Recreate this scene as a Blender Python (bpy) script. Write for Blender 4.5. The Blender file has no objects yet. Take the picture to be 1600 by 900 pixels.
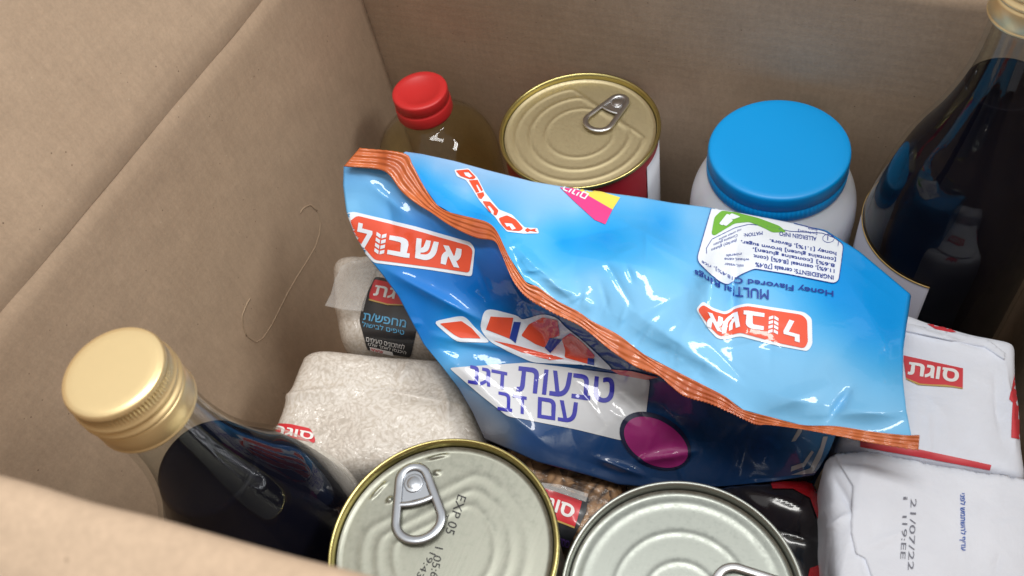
import bpy, bmesh, math, random
import numpy as np
from mathutils import Vector, Matrix, noise
from mathutils.bvhtree import BVHTree
from mathutils.geometry import tessellate_polygon, delaunay_2d_cdt

random.seed(7)
RNG = np.random.default_rng(7)
scene = bpy.context.scene
COL = scene.collection

# ------------------------------------------------------------------ camera
dn = np.array([253, 1008, 1400.0]); dn /= np.linalg.norm(dn)
dY = np.array([1089, -2218, 1400.0]); dY -= dn * (dY @ dn); dY /= np.linalg.norm(dY)
M = np.stack([np.cross(dY, -dn), dY, -dn])         # world = M @ camera vector (x right, y down, z forward)
CAM = np.array([0, 0, 0.5])
cd = bpy.data.cameras.new("camera"); cam = bpy.data.objects.new("camera", cd); COL.objects.link(cam)
cd.sensor_width = 36; cd.lens = 36 * 1400 / 1600; cd.clip_start = 0.01; cd.clip_end = 50
cam.matrix_world = Matrix(((M[0, 0], -M[0, 1], -M[0, 2], 0), (M[1, 0], -M[1, 1], -M[1, 2], 0),
                           (M[2, 0], -M[2, 1], -M[2, 2], 0.5), (0, 0, 0, 1)))
cd.dof.use_dof = True; cd.dof.focus_distance = 0.43; cd.dof.aperture_fstop = 16.0
scene.camera = cam

# ------------------------------------------------------------------ light
w = bpy.data.worlds.new("World"); scene.world = w; w.use_nodes = True
bg = w.node_tree.nodes["Background"]
bg.inputs[0].default_value = (0.97, 0.97, 0.97, 1); bg.inputs[1].default_value = 0.76


def lamp(name, loc, target, sx, sy, power, color):
    l = bpy.data.lights.new(name, 'AREA'); l.shape = 'RECTANGLE'; l.size = sx; l.size_y = sy
    l.energy = power; l.color = color
    o = bpy.data.objects.new(name, l); COL.objects.link(o); o.location = loc
    o.rotation_euler = (Vector(target) - Vector(loc)).to_track_quat('-Z', 'Y').to_euler()
    return o


lamp("ceiling_lamp", (0.05, 0.14, 2.1), (0.05, 0.18, 0), 1.25, 0.28, 21, (1, 0.985, 0.95))
lamp("ceiling_lamp", (1.3, 0.65, 1.9), (0.2, 0.2, 0), 1.25, 0.28, 31, (1, 0.985, 0.95))
scene.view_settings.view_transform = 'Standard'; scene.view_settings.look = 'None'
scene.view_settings.exposure = 0.0
scene.cycles.max_bounces = 14; scene.cycles.transmission_bounces = 12; scene.cycles.transparent_max_bounces = 40
scene.cycles.caustics_reflective = False; scene.cycles.caustics_refractive = False


# ------------------------------------------------------------------ geometry of the view (photo pixel -> point in the place)
def ray(px, py):
    return M @ np.array([(px - 800) / 1400, (py - 450) / 1400, 1.0])


def un(px, py, z):
    return CAM + ray(px, py) * z


def pl(px, py, h):
    r = ray(px, py); return CAM + r * ((h - 0.5) / r[2])


def un_arr(P, z):
    v = np.stack([(P[:, 0] - 800) / 1400, (P[:, 1] - 450) / 1400, np.ones(len(P))], 1)
    return CAM + (v @ M.T) * z[:, None]


def srgb(r, g, b):
    return tuple(((c / 255) / 12.92 if c / 255 < 0.04045 else ((c / 255 + 0.055) / 1.055) ** 2.4) for c in (r, g, b)) + (1,)


# ------------------------------------------------------------------ object helpers
BASE = {}


def thing(name, label, cat, loc, group=None):
    o = bpy.data.objects.new(name, None); COL.objects.link(o); o.location = loc
    o.empty_display_size = 0.02
    o['label'] = label; o['category'] = cat
    if group: o['group'] = group
    BASE[o.name] = np.array(loc, float)
    return o


def mk(name, V, F, mat, parent=None, smooth=True, label=None, normals=None, colors=None):
    V = np.asarray(V, float)
    b = BASE[parent.name] if parent else np.zeros(3)
    me = bpy.data.meshes.new(name)
    me.from_pydata((V - b).tolist(), [], F); me.update()
    if smooth: me.polygons.foreach_set('use_smooth', [True] * len(me.polygons))
    if colors is not None:
        a = me.color_attributes.new('print', 'FLOAT_COLOR', 'POINT')
        a.data.foreach_set('color', np.asarray(colors, np.float32).ravel())
    if normals is not None:
        me.normals_split_custom_set_from_vertices([tuple(n) for n in normals])
    me.materials.append(mat)
    o = bpy.data.objects.new(name, me); COL.objects.link(o)
    if parent: o.parent = parent
    BASE[o.name] = b
    if label: o['label'] = label
    return o


def fix_normals(o):
    bm = bmesh.new(); bm.from_mesh(o.data); bmesh.ops.recalc_face_normals(bm, faces=bm.faces); bm.to_mesh(o.data); bm.free()
    return o


def join(*parts):
    V, F, n = [], [], 0
    for v, f in parts:
        V.append(np.asarray(v, float)); F += [tuple(i + n for i in q) for q in f]; n += len(v)
    return np.concatenate(V), F


def lathe(prof, c, n=96, mod=None, cap0=False, cap1=False):
    """prof: list of (r, z); c: centre xy; mod(r, z, theta) -> radius"""
    V, F = [], []
    th = np.arange(n) * 2 * math.pi / n
    for r, z in prof:
        rr = np.full(n, r) if mod is None else np.array([mod(r, z, t) for t in th])
        V.append(np.stack([c[0] + rr * np.cos(th), c[1] + rr * np.sin(th), np.full(n, z)], 1))
    m = len(prof)
    for i in range(m - 1):
        for j in range(n):
            k = (j + 1) % n
            F.append((i * n + j, i * n + k, (i + 1) * n + k, (i + 1) * n + j))
    if cap0: F.append(tuple(range(n))[::-1])
    if cap1: F.append(tuple((m - 1) * n + j for j in range(n)))
    return np.concatenate(V), F


def smooth_prof(pts, n=8):
    """Catmull-Rom through (r, z) points"""
    P = np.array(pts, float); Q = np.vstack([2 * P[0] - P[1], P, 2 * P[-1] - P[-2]]); out = []
    for i in range(len(P) - 1):
        a, b, c, d = Q[i:i + 4]
        for t in np.linspace(0, 1, n, endpoint=False):
            out.append(tuple(0.5 * ((2 * b) + (c - a) * t + (2 * a - 5 * b + 4 * c - d) * t * t + (3 * b - a - 3 * c + d) * t ** 3)))
    out.append(tuple(P[-1]))
    return out


def resample(pts, n):
    P = np.array(pts, float); d = np.r_[0, np.cumsum(np.linalg.norm(np.diff(P, axis=0), axis=1))]
    t = np.linspace(0, d[-1], n)
    return np.stack([np.interp(t, d, P[:, k]) for k in range(P.shape[1])], 1)


def coons(T, B, L, R, nu, nv):
    T, B, L, R = resample(T, nu), resample(B, nu), resample(L, nv), resample(R, nv)
    u = np.linspace(0, 1, nu)[None, :, None]; v = np.linspace(0, 1, nv)[:, None, None]
    S = (1 - v) * T[None] + v * B[None] + (1 - u) * L[:, None] + u * R[:, None]
    S -= (1 - u) * (1 - v) * T[0] + u * (1 - v) * T[-1] + (1 - u) * v * B[0] + u * v * B[-1]
    return S                                           # nv x nu x 2


def grid_faces(nv, nu):
    return [(i * nu + j, i * nu + j + 1, (i + 1) * nu + j + 1, (i + 1) * nu + j) for i in range(nv - 1) for j in range(nu - 1)]


def rbf(ctrl, P, lam=1e-4):
    C = np.array(ctrl, float); X = C[:, :2] / 200; Z = C[:, 2:]
    n = len(X); D = np.linalg.norm(X[:, None] - X[None], axis=2)
    A = np.zeros((n + 3, n + 3)); A[:n, :n] = D + lam * np.eye(n); A[:n, n] = 1; A[:n, n + 1:] = X; A[n:, :n] = A[:n, n:].T
    wgt = np.linalg.solve(A, np.vstack([Z, np.zeros((3, Z.shape[1]))]))
    Q = P / 200
    out = np.empty((len(Q), Z.shape[1]))
    for s in range(0, len(Q), 4000):
        q = Q[s:s + 4000]
        K = np.linalg.norm(q[:, None] - X[None], axis=2)
        out[s:s + 4000] = K @ wgt[:n] + wgt[n] + q @ wgt[n + 1:]
    return out


def soft(ctrl, P, h=40):
    """smoothed RBF (average over a few shifted samples)"""
    acc = 0
    for dx, dy in ((0, 0), (h, 0), (-h, 0), (0, h), (0, -h)):
        acc = acc + rbf(ctrl, P + np.array([dx, dy]))
    return acc / 5


def worley(P, cell, seed):
    r = np.random.default_rng(seed)
    lo, hi = P.min(0) - cell, P.max(0) + cell
    n = int(np.prod((hi - lo) / cell)) + 4
    S = r.uniform(lo, hi, (n, 2)); T = r.normal(0, 1, (n, 2)); H = r.normal(0, .3, n)
    out = np.empty(len(P))
    for s in range(0, len(P), 3000):
        q = P[s:s + 3000]
        d = q[:, None] - S[None]
        h = (d * T[None]).sum(2) / cell + H[None] - (d ** 2).sum(2) / cell ** 2 * 0.9
        k = 10.0
        out[s:s + 3000] = np.log(np.exp(np.clip(k * h, -60, 60)).sum(1)) / k
    return out - out.mean()


def ridge(P, a, b, width, amp):
    a, b = np.array(a, float), np.array(b, float); d = b - a; L = np.linalg.norm(d)
    t = np.clip(((P - a) @ d) / L ** 2, 0, 1)
    r = np.linalg.norm(P - (a + t[:, None] * d), axis=1)
    fade = np.sin(np.pi * np.clip(t * .9 + .05, 0, 1))
    return amp * np.exp(-(r / width) ** 1.4) * fade


def crinkles(P, n, seed, box_, ln, wd, amp):
    """n short sharp creases scattered over a pixel box"""
    r = np.random.default_rng(seed); o = np.zeros(len(P))
    for _ in range(n):
        c = np.array([r.uniform(box_[0], box_[2]), r.uniform(box_[1], box_[3])]); a = r.uniform(0, math.pi); L = r.uniform(*ln) / 2; d = np.array([math.cos(a), math.sin(a)]) * L
        m = np.abs(P - c).max(1) < L + 40
        if m.any(): o[m] += ridge(P[m], c - d, c + d, r.uniform(*wd), amp * r.uniform(.4, 1) * r.choice([-1, 1]))
    return o


def across(P, edge_, n, seed, ln, wd, amp):
    """creases running off an edge, as a crimped seal makes them"""
    r = np.random.default_rng(seed); E_ = resample(edge_, 200); o = np.zeros(len(P))
    for _ in range(n):
        k = r.integers(12, 188); t_ = E_[k + 3] - E_[k - 3]; t_ = t_ / np.linalg.norm(t_); nn = np.array([t_[1], -t_[0]]); nn = nn + t_ * r.uniform(-.7, .7)
        o += ridge(P, E_[k], E_[k] + nn * r.uniform(*ln), r.uniform(*wd), amp * r.uniform(.4, 1) * r.choice([-1, 1]))
    return o


def waves(P, f, seed, k=10):
    r = np.random.default_rng(seed); o = np.zeros(len(P))
    for _ in range(k):
        a = r.uniform(0, 2 * math.pi); ff = f * r.uniform(.5, 1.6)
        o += np.sin((P @ np.array([math.cos(a), math.sin(a)])) * ff + r.uniform(0, 6.28))
    return o / math.sqrt(k)


def block(top4, bot4, n=(40, 40, 30), k=7, disp=None):
    """soft brick between four top corners and four bottom corners (world), edges rounded"""
    T, B = np.array(top4), np.array(bot4); V, F, idx = [], [], {}

    def vid(q):
        key = tuple(np.round(q, 5))
        if key not in idx: idx[key] = len(V); V.append(np.array(q))
        return idx[key]
    for ax in range(3):
        u, v = [a for a in range(3) if a != ax]
        nu, nv = n[u], n[v]
        for s in (-1, 1):
            for i in range(nu):
                for j in range(nv):
                    quad = []
                    for di, dj in ((0, 0), (1, 0), (1, 1), (0, 1)):
                        q = [0, 0, 0]; q[ax] = s; q[u] = -1 + 2 * (i + di) / nu; q[v] = -1 + 2 * (j + dj) / nv
                        quad.append(vid(q))
                    F.append(tuple(quad))
    Q = np.array(V)
    Q = Q / ((np.abs(Q) ** k).sum(1) ** (1 / k))[:, None]
    a, b, c = ((Q + 1) / 2).T
    a, b, c = a[:, None], b[:, None], c[:, None]
    top = (1 - a) * (1 - b) * T[0] + a * (1 - b) * T[1] + a * b * T[2] + (1 - a) * b * T[3]
    bot = (1 - a) * (1 - b) * B[0] + a * (1 - b) * B[1] + a * b * B[2] + (1 - a) * b * B[3]
    W = c * top + (1 - c) * bot
    if disp is not None:
        N = Q / np.linalg.norm(Q, axis=1)[:, None]
        W = W + disp(W, Q, N)
    return W, F


# ------------------------------------------------------------------ materials
def mat(name, base=(0.5, 0.5, 0.5, 1), rough=0.5, **kw):
    m = bpy.data.materials.new(name); m.use_nodes = True
    p = m.node_tree.nodes['Principled BSDF']
    p.inputs['Base Color'].default_value = base; p.inputs['Roughness'].default_value = rough
    for k_, v in kw.items(): p.inputs[k_].default_value = v
    return m


class NB:
    def __init__(s, m): s.t = m.node_tree; s.p = s.t.nodes['Principled BSDF']; s._co = None

    def n(s, typ, **kw):
        x = s.t.nodes.new(typ)
        for k_, v in kw.items():
            if hasattr(x, k_) and k_ not in x.inputs: setattr(x, k_, v)
            else: x.inputs[k_].default_value = v
        return x

    def l(s, a, b): s.t.links.new(a, b)

    def co(s):
        if s._co is None: s._co = s.n('ShaderNodeNewGeometry').outputs['Position']
        return s._co

    def map(s, scale=(1, 1, 1), rot=(0, 0, 0)):
        x = s.n('ShaderNodeMapping'); x.inputs['Scale'].default_value = scale; x.inputs['Rotation'].default_value = rot
        s.l(s.co(), x.inputs[0]); return x.outputs[0]

    def noise(s, scale, detail=4, rough=.55, vec=None, dist=0):
        x = s.n('ShaderNodeTexNoise'); x.inputs['Scale'].default_value = scale; x.inputs['Detail'].default_value = detail
        x.inputs['Roughness'].default_value = rough; x.inputs['Distortion'].default_value = dist
        s.l(vec if vec is not None else s.co(), x.inputs['Vector']); return x.outputs[0]

    def vor(s, scale, feature='F1', vec=None, out='Distance'):
        x = s.n('ShaderNodeTexVoronoi', feature=feature); x.inputs['Scale'].default_value = scale
        s.l(vec if vec is not None else s.co(), x.inputs['Vector']); return x.outputs[out]

    def ramp(s, fac, stops):
        x = s.n('ShaderNodeValToRGB'); e = x.color_ramp.elements
        while len(e) < len(stops): e.new(0.5)
        for el, (pos, c) in zip(e, stops): el.position = pos; el.color = c
        s.l(fac, x.inputs[0]); return x.outputs[0]

    def mix(s, fac, a, b, blend='MIX'):
        x = s.n('ShaderNodeMix', data_type='RGBA', blend_type=blend)
        for v, i in ((fac, 0), (a, 6), (b, 7)):
            if hasattr(v, 'is_linked') or hasattr(v, 'links'): s.l(v, x.inputs[i])
            else: x.inputs[i].default_value = v
        return x.outputs[2]

    def math(s, op, a, b=0.0):
        x = s.n('ShaderNodeMath', operation=op)
        for v, i in ((a, 0), (b, 1)):
            if hasattr(v, 'links'): s.l(v, x.inputs[i])
            else: x.inputs[i].default_value = v
        return x.outputs[0]

    def bump(s, h, strength=.3, dist=.001, normal=None, to='Normal'):
        x = s.n('ShaderNodeBump'); x.inputs['Strength'].default_value = strength; x.inputs['Distance'].default_value = dist
        s.l(h, x.inputs['Height'])
        if normal is not None: s.l(normal, x.inputs['Normal'])
        if to: s.l(x.outputs[0], s.p.inputs[to])
        return x.outputs[0]


def g(v): return (v, v, v, 1)


# cardboard: kraft paper with fibre mottling, flecks and faint flute lines
def cardboard(name, tint=1.0):
    m = mat(name, rough=.85); b = NB(m)
    big = b.noise(9, 3); mid = b.noise(60, 4, .65); fine = b.noise(700, 3, .7)
    fib = b.noise(420, 2, .6, b.map((1, 1, .25)))
    base = b.ramp(big, [(.3, (.430 * tint, .312 * tint, .216 * tint, 1)), (.7, (.472 * tint, .348 * tint, .244 * tint, 1))])
    c = b.mix(.18, base, b.ramp(mid, [(.3, g(.35)), (.7, g(.65))]), 'OVERLAY')
    c = b.mix(.28, c, b.ramp(fine, [(.25, g(.36)), (.75, g(.64))]), 'OVERLAY')
    c = b.mix(.18, c, b.ramp(fib, [(.3, g(.38)), (.7, g(.62))]), 'OVERLAY')
    dark = b.ramp(b.vor(230), [(.07, g(1)), (.12, g(0))]); gate = b.ramp(b.noise(75, 2), [(.6, g(0)), (.63, g(1))])
    c = b.mix(b.math('MULTIPLY', b.math('MULTIPLY', dark, gate), .7), c, (.09, .055, .03, 1))
    lite = b.ramp(b.vor(190, vec=b.map((1.1, .9, 1), (.4, .2, .7))), [(.05, g(1)), (.10, g(0))]); gate2 = b.ramp(b.noise(50, 2, vec=b.map((1, 1, 1), (1, 2, 0))), [(.61, g(0)), (.64, g(1))])
    c = b.mix(b.math('MULTIPLY', b.math('MULTIPLY', lite, gate2), .55), c, (.62, .5, .36, 1))
    b.l(c, b.p.inputs['Base Color'])
    wv_ = b.n('ShaderNodeTexWave', bands_direction='Z'); wv_.inputs['Scale'].default_value = 52; wv_.inputs['Distortion'].default_value = .6; b.l(b.co(), wv_.inputs['Vector'])
    n0 = b.bump(wv_.outputs[1], .014, .002, to=None); n1 = b.bump(fine, .14, .0006, normal=n0, to=None); b.bump(b.noise(14, 2), .12, .004, normal=n1)
    b.p.inputs['Specular IOR Level'].default_value = .25
    return m


M_CARD = cardboard("kraft_cardboard")
M_FLUTE = mat("torn_kraft_edge", (.45, .33, .22, 1), .9)
M_TABLE = mat("grey_tabletop", (.3, .29, .28, 1), .6)
b = NB(M_TABLE); b.l(b.ramp(b.noise(30, 5), [(.3, g(.26)), (.7, g(.34))]), b.p.inputs['Base Color'])



def thin(name, tint, ior, rough=.01, bump=0):
    """thin clear wall: lets light straight through, mirrors by angle"""
    m = bpy.data.materials.new(name); m.use_nodes = True; t_ = m.node_tree; t_.nodes.remove(t_.nodes['Principled BSDF'])
    tr = t_.nodes.new('ShaderNodeBsdfTransparent'); tr.inputs[0].default_value = tint
    gl = t_.nodes.new('ShaderNodeBsdfGlossy'); gl.inputs['Roughness'].default_value = rough
    fr = t_.nodes.new('ShaderNodeFresnel'); fr.inputs[0].default_value = ior; mx = t_.nodes.new('ShaderNodeMixShader')
    bk = t_.nodes.new('ShaderNodeNewGeometry'); mm = t_.nodes.new('ShaderNodeMath'); mm.operation = 'SUBTRACT'; mm.inputs[0].default_value = 1.0; mu = t_.nodes.new('ShaderNodeMath'); mu.operation = 'MULTIPLY'
    t_.links.new(bk.outputs['Backfacing'], mm.inputs[1]); t_.links.new(mm.outputs[0], mu.inputs[0]); t_.links.new(fr.outputs[0], mu.inputs[1]); t_.links.new(mu.outputs[0], mx.inputs[0]); t_.links.new(tr.outputs[0], mx.inputs[1]); t_.links.new(gl.outputs[0], mx.inputs[2])
    t_.links.new(mx.outputs[0], t_.nodes['Material Output'].inputs[0])
    if bump:
        nz = t_.nodes.new('ShaderNodeTexNoise'); nz.inputs['Scale'].default_value = 90; nz.inputs['Detail'].default_value = 4; ge = t_.nodes.new('ShaderNodeNewGeometry')
        bu = t_.nodes.new('ShaderNodeBump'); bu.inputs['Strength'].default_value = bump; bu.inputs['Distance'].default_value = .004
        t_.links.new(ge.outputs['Position'], nz.inputs['Vector']); t_.links.new(nz.outputs[0], bu.inputs['Height']); t_.links.new(bu.outputs[0], gl.inputs['Normal']); t_.links.new(bu.outputs[0], fr.inputs['Normal'])
    return m


M_GLASS = thin("clear_glass", (.95, .965, .955, 1), 1.43)
M_JUICE = mat("dark_grape_juice", (.004, .004, .008, 1), .25, **{'IOR': 1.1})
M_GOLDCAP = mat("satin_gold_aluminium", srgb(238, 212, 160), .3, **{'Metallic': .75})
b = NB(M_GOLDCAP); b.l(b.ramp(b.noise(900, 2), [(.3, g(.34)), (.7, g(.40))]), b.p.inputs['Roughness'])
M_RED = mat("red_plastic", srgb(208, 48, 48), .42, **{'Subsurface Weight': .05})
M_BLUE = mat("blue_plastic", srgb(0, 156, 232), .42)
b = NB(M_BLUE); b.bump(b.noise(900, 2), .05, .0003)
M_WHITEP = mat("white_plastic", srgb(232, 234, 240), .3, **{'Subsurface Weight': .1})
M_PET = thin("clear_plastic_bottle", (.985, .985, .955, 1), 1.42, .02)
M_OIL = thin("yellow_cooking_oil", (.997, .975, .85, 1), 1.25, .02)


def tin(name, c, rough, mott=.5, scale=260):
    m = mat(name, c, rough, **{'Metallic': 1.0}); b = NB(m)
    sp = b.vor(scale, out='Color'); f = b.noise(scale * .7, 3)
    b.l(b.mix(mott, c, b.mix(.5, b.ramp(f, [(.3, (c[0] * .74, c[1] * .76, c[2] * .74, 1)), (.7, (min(1, c[0] * 1.12), min(1, c[1] * 1.12), min(1, c[2] * 1.14), 1))]), c)), b.p.inputs['Base Color'])
    b.l(b.ramp(f, [(.25, g(max(0, rough - .08))), (.75, g(rough + .1))]), b.p.inputs['Roughness'])
    n0 = b.bump(b.noise(900, 2, .6, b.map((1, .03, 1), (0, 0, .7))), .05, .0004, to=None)
    b.bump(b.noise(1400, 2), .04, .0003, normal=n0)
    return m


M_GOLDTIN = tin("gold_lacquered_tin", srgb(206, 194, 158), .55, .06, 1200)
M_SILVER = tin("silver_tin", srgb(156, 157, 146), .46, 1.0, 520)
M_SILVER2 = tin("smooth_silver_tin", srgb(148, 152, 146), .42, .25, 900)
M_RIMGOLD = mat("gold_rim_lacquer", srgb(196, 184, 122), .3, Metallic=1.0)
M_RIMSILVER = mat("steel_rim", srgb(172, 176, 170), .4, Metallic=1.0)
M_TAB = mat("ring_pull_aluminium", srgb(205, 206, 208), .3, **{'Metallic': 1.0})
M_TABDK = mat("steel_ring_pull", srgb(178, 182, 188), .32, **{'Metallic': 1.0})
M_BODY = tin("can_side_tin", srgb(180, 180, 170), .35)


def printed(name, c, rough=.3, coat=0.0, bumpy=0.0):
    m = mat(name, c, rough)
    m.node_tree.nodes['Principled BSDF'].inputs['Coat Weight'].default_value = coat
    m.node_tree.nodes['Principled BSDF'].inputs['Coat Roughness'].default_value = .08
    if bumpy:
        b = NB(m); b.bump(b.noise(220, 3), bumpy, .0008, to='Normal')
    return m


def foil_bump(b, k=1.0):
    """the same small crumple for the film and everything printed on it"""
    n1 = b.bump(b.noise(75, 3, .5, dist=.6), .05 * k, .004, to=None)
    n2 = b.bump(b.noise(330, 2, .5), .03 * k, .001, normal=n1)
    b.l(n2, b.p.inputs['Coat Normal'])


M_FILM = mat("printed_bag_film", rough=.42, **{'Specular IOR Level': .25, 'Coat Weight': .85, 'Coat Roughness': .03})
b = NB(M_FILM); a = b.n('ShaderNodeAttribute', attribute_name='print'); b.l(a.outputs['Color'], b.p.inputs['Base Color']); foil_bump(b)


def film_ink(name, c):
    m = mat(name, c, .42, **{'Specular IOR Level': .25, 'Coat Weight': .85, 'Coat Roughness': .03}); foil_bump(NB(m)); return m


INK_RED = film_ink("bag_red_ink", srgb(226, 84, 56)); INK_WHITE = film_ink("bag_white_ink", srgb(226, 234, 244))
INK_NAVY = film_ink("bag_navy_ink", srgb(34, 62, 150)); INK_VIOLET = film_ink("bag_violet_ink", srgb(52, 52, 164))
INK_PINK = film_ink("bag_pink_ink", srgb(226, 70, 140)); INK_YELLOW = film_ink("bag_yellow_ink", srgb(240, 218, 90))
INK_GREEN = film_ink("bag_green_ink", srgb(112, 176, 66)); INK_PALE = film_ink("bag_pale_band_ink", srgb(206, 208, 212))
M_SEAL = mat("orange_seal_film", srgb(206, 106, 50), .24, **{'Specular IOR Level': .6, 'Coat Weight': .4, 'Coat Roughness': .08})
b = NB(M_SEAL); b.l(b.ramp(b.noise(45, 4), [(.3, srgb(170, 80, 40)), (.7, srgb(206, 114, 62))]), b.p.inputs['Base Color']); foil_bump(b)


def rice(name, c0, c1, c2, sc=1.0, coatbump=.5):
    """grains under clear film: elongated voronoi cells in two directions, glossy wrinkled coat"""
    m = mat(name, rough=.55, **{'Coat Weight': .8, 'Coat Roughness': .07, 'Subsurface Weight': .0}); b = NB(m)
    def lay(seed):
        cell = b.n('ShaderNodeTexVoronoi'); cell.inputs['Scale'].default_value = 95 * sc ** .5; mp = b.map((1, 1, 1), (seed, seed * 2, .3)); b.l(mp, cell.inputs['Vector'])
        sp = b.n('ShaderNodeSeparateColor'); b.l(cell.outputs['Color'], sp.inputs[0])
        ro = b.n('ShaderNodeVectorRotate'); ro.inputs['Axis'].default_value = (.33, -.49, .80); b.l(mp, ro.inputs['Vector']); b.l(b.math('MULTIPLY', sp.outputs[0], 6.28), ro.inputs['Angle'])
        sc_ = b.n('ShaderNodeMapping'); sc_.inputs['Scale'].default_value = (1, .30, .75); b.l(ro.outputs[0], sc_.inputs[0])
        return b.vor(300 * sc, vec=sc_.outputs[0])
    d = b.math('MINIMUM', lay(.4), b.math('ADD', lay(1.7), .08))
    col = b.ramp(d, [(.05, c2), (.38, c1), (.68, c0)])
    col = b.mix(.45, col, b.ramp(b.noise(35, 4), [(.3, g(.38)), (.7, g(.62))]), 'OVERLAY')
    b.l(col, b.p.inputs['Base Color'])
    inv = b.math('SUBTRACT', 1.0, d)
    b.bump(inv, .12, .001)
    wr = b.noise(60, 4, .6, vec=b.map((1, 1.6, 1), (.2, .1, .6)), dist=1.2)
    w2 = b.bump(wr, coatbump, .006, to=None); b.l(w2, b.p.inputs['Coat Normal'])
    return m


M_RICE = rice("white_rice_in_film", srgb(188, 178, 165), srgb(207, 199, 189), srgb(215, 208, 199), 2.1, .6)
M_GRAIN = rice("brown_grain_in_film", srgb(60, 42, 28), srgb(140, 106, 74), srgb(176, 140, 104), .8)
M_CLEAR = thin("clear_film", (.80, .80, .80, 1), 1.6, .08, .6)
M_MILKY = mat("milky_film", srgb(215, 212, 208), .25, **{'Alpha': .24, 'Coat Weight': .6, 'Coat Roughness': .06})
b = NB(M_MILKY); b.bump(b.noise(110, 4, .6, dist=1), .4, .003)
M_BLACKBAG = mat("black_plastic_film", (.010, .009, .011, 1), .2, **{'Coat Weight': .35, 'Coat Roughness': .06})
b = NB(M_BLACKBAG); b.bump(b.noise(22, 2, .5, dist=1.0), .22, .008)
b.l(b.ramp(b.noise(38, 3), [(.35, (.006, .006, .007, 1)), (.8, (.018, .012, .014, 1))]), b.p.inputs['Base Color'])
M_BAGRED = mat("red_bag_film", srgb(150, 24, 30), .2, **{'Coat Weight': .6, 'Coat Roughness': .08})
b = NB(M_BAGRED); b.bump(b.noise(60, 4, .6, dist=1), .4, .006)
M_PAPER = mat("white_pack_paper", srgb(224, 224, 230), .6)
b = NB(M_PAPER); b.bump(b.noise(28, 5, .6, dist=.5), .3, .006)
b.l(b.ramp(b.noise(70, 4), [(.3, srgb(222, 226, 236)), (.7, srgb(228, 232, 242))]), b.p.inputs['Base Color'])
P_RED = printed("paper_red_ink", srgb(206, 62, 70), .5); P_BLUE = printed("paper_blue_ink", srgb(52, 92, 176), .5)
P_GREY = printed("stamped_grey_ink", srgb(120, 122, 134), .6); P_WHITE = printed("white_ink", srgb(232, 230, 228), .4)
P_BLACK = printed("black_label", srgb(40, 42, 46), .3, .5); P_CYAN = printed("cyan_ink", srgb(90, 170, 214), .4, .4)
P_LRED = printed("red_label_ink", srgb(206, 46, 56), .3, .5); P_PURPLE = printed("purple_ink", srgb(112, 76, 160), .4)
P_GOLD = printed("gold_line_ink", srgb(196, 160, 90), .35, .3); P_DOT = printed("black_stamped_ink", (.012, .012, .014, 1), .5)
P_CANRED = printed("can_red_label", srgb(176, 30, 42), .35, .3); P_CANWHITE = printed("can_white_label", srgb(205, 208, 216), .35, .3)
P_LABELWHITE = printed("bottle_paper_label", srgb(160, 158, 168), .55)


# ------------------------------------------------------------------ things printed on surfaces
def bvh_of(*objs):
    V, F, n = [], [], 0
    N = []
    for o in objs:
        bse = BASE[o.name]
        for v in o.data.vertices: V.append(Vector(v.co) + Vector(bse)); N.append(v.normal.copy())
        F += [tuple(i + n for i in p.vertices) for p in o.data.polygons]; n = len(V)
    return BVHTree.FromPolygons(V, F), V, F, N


_fonts = {}


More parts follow.
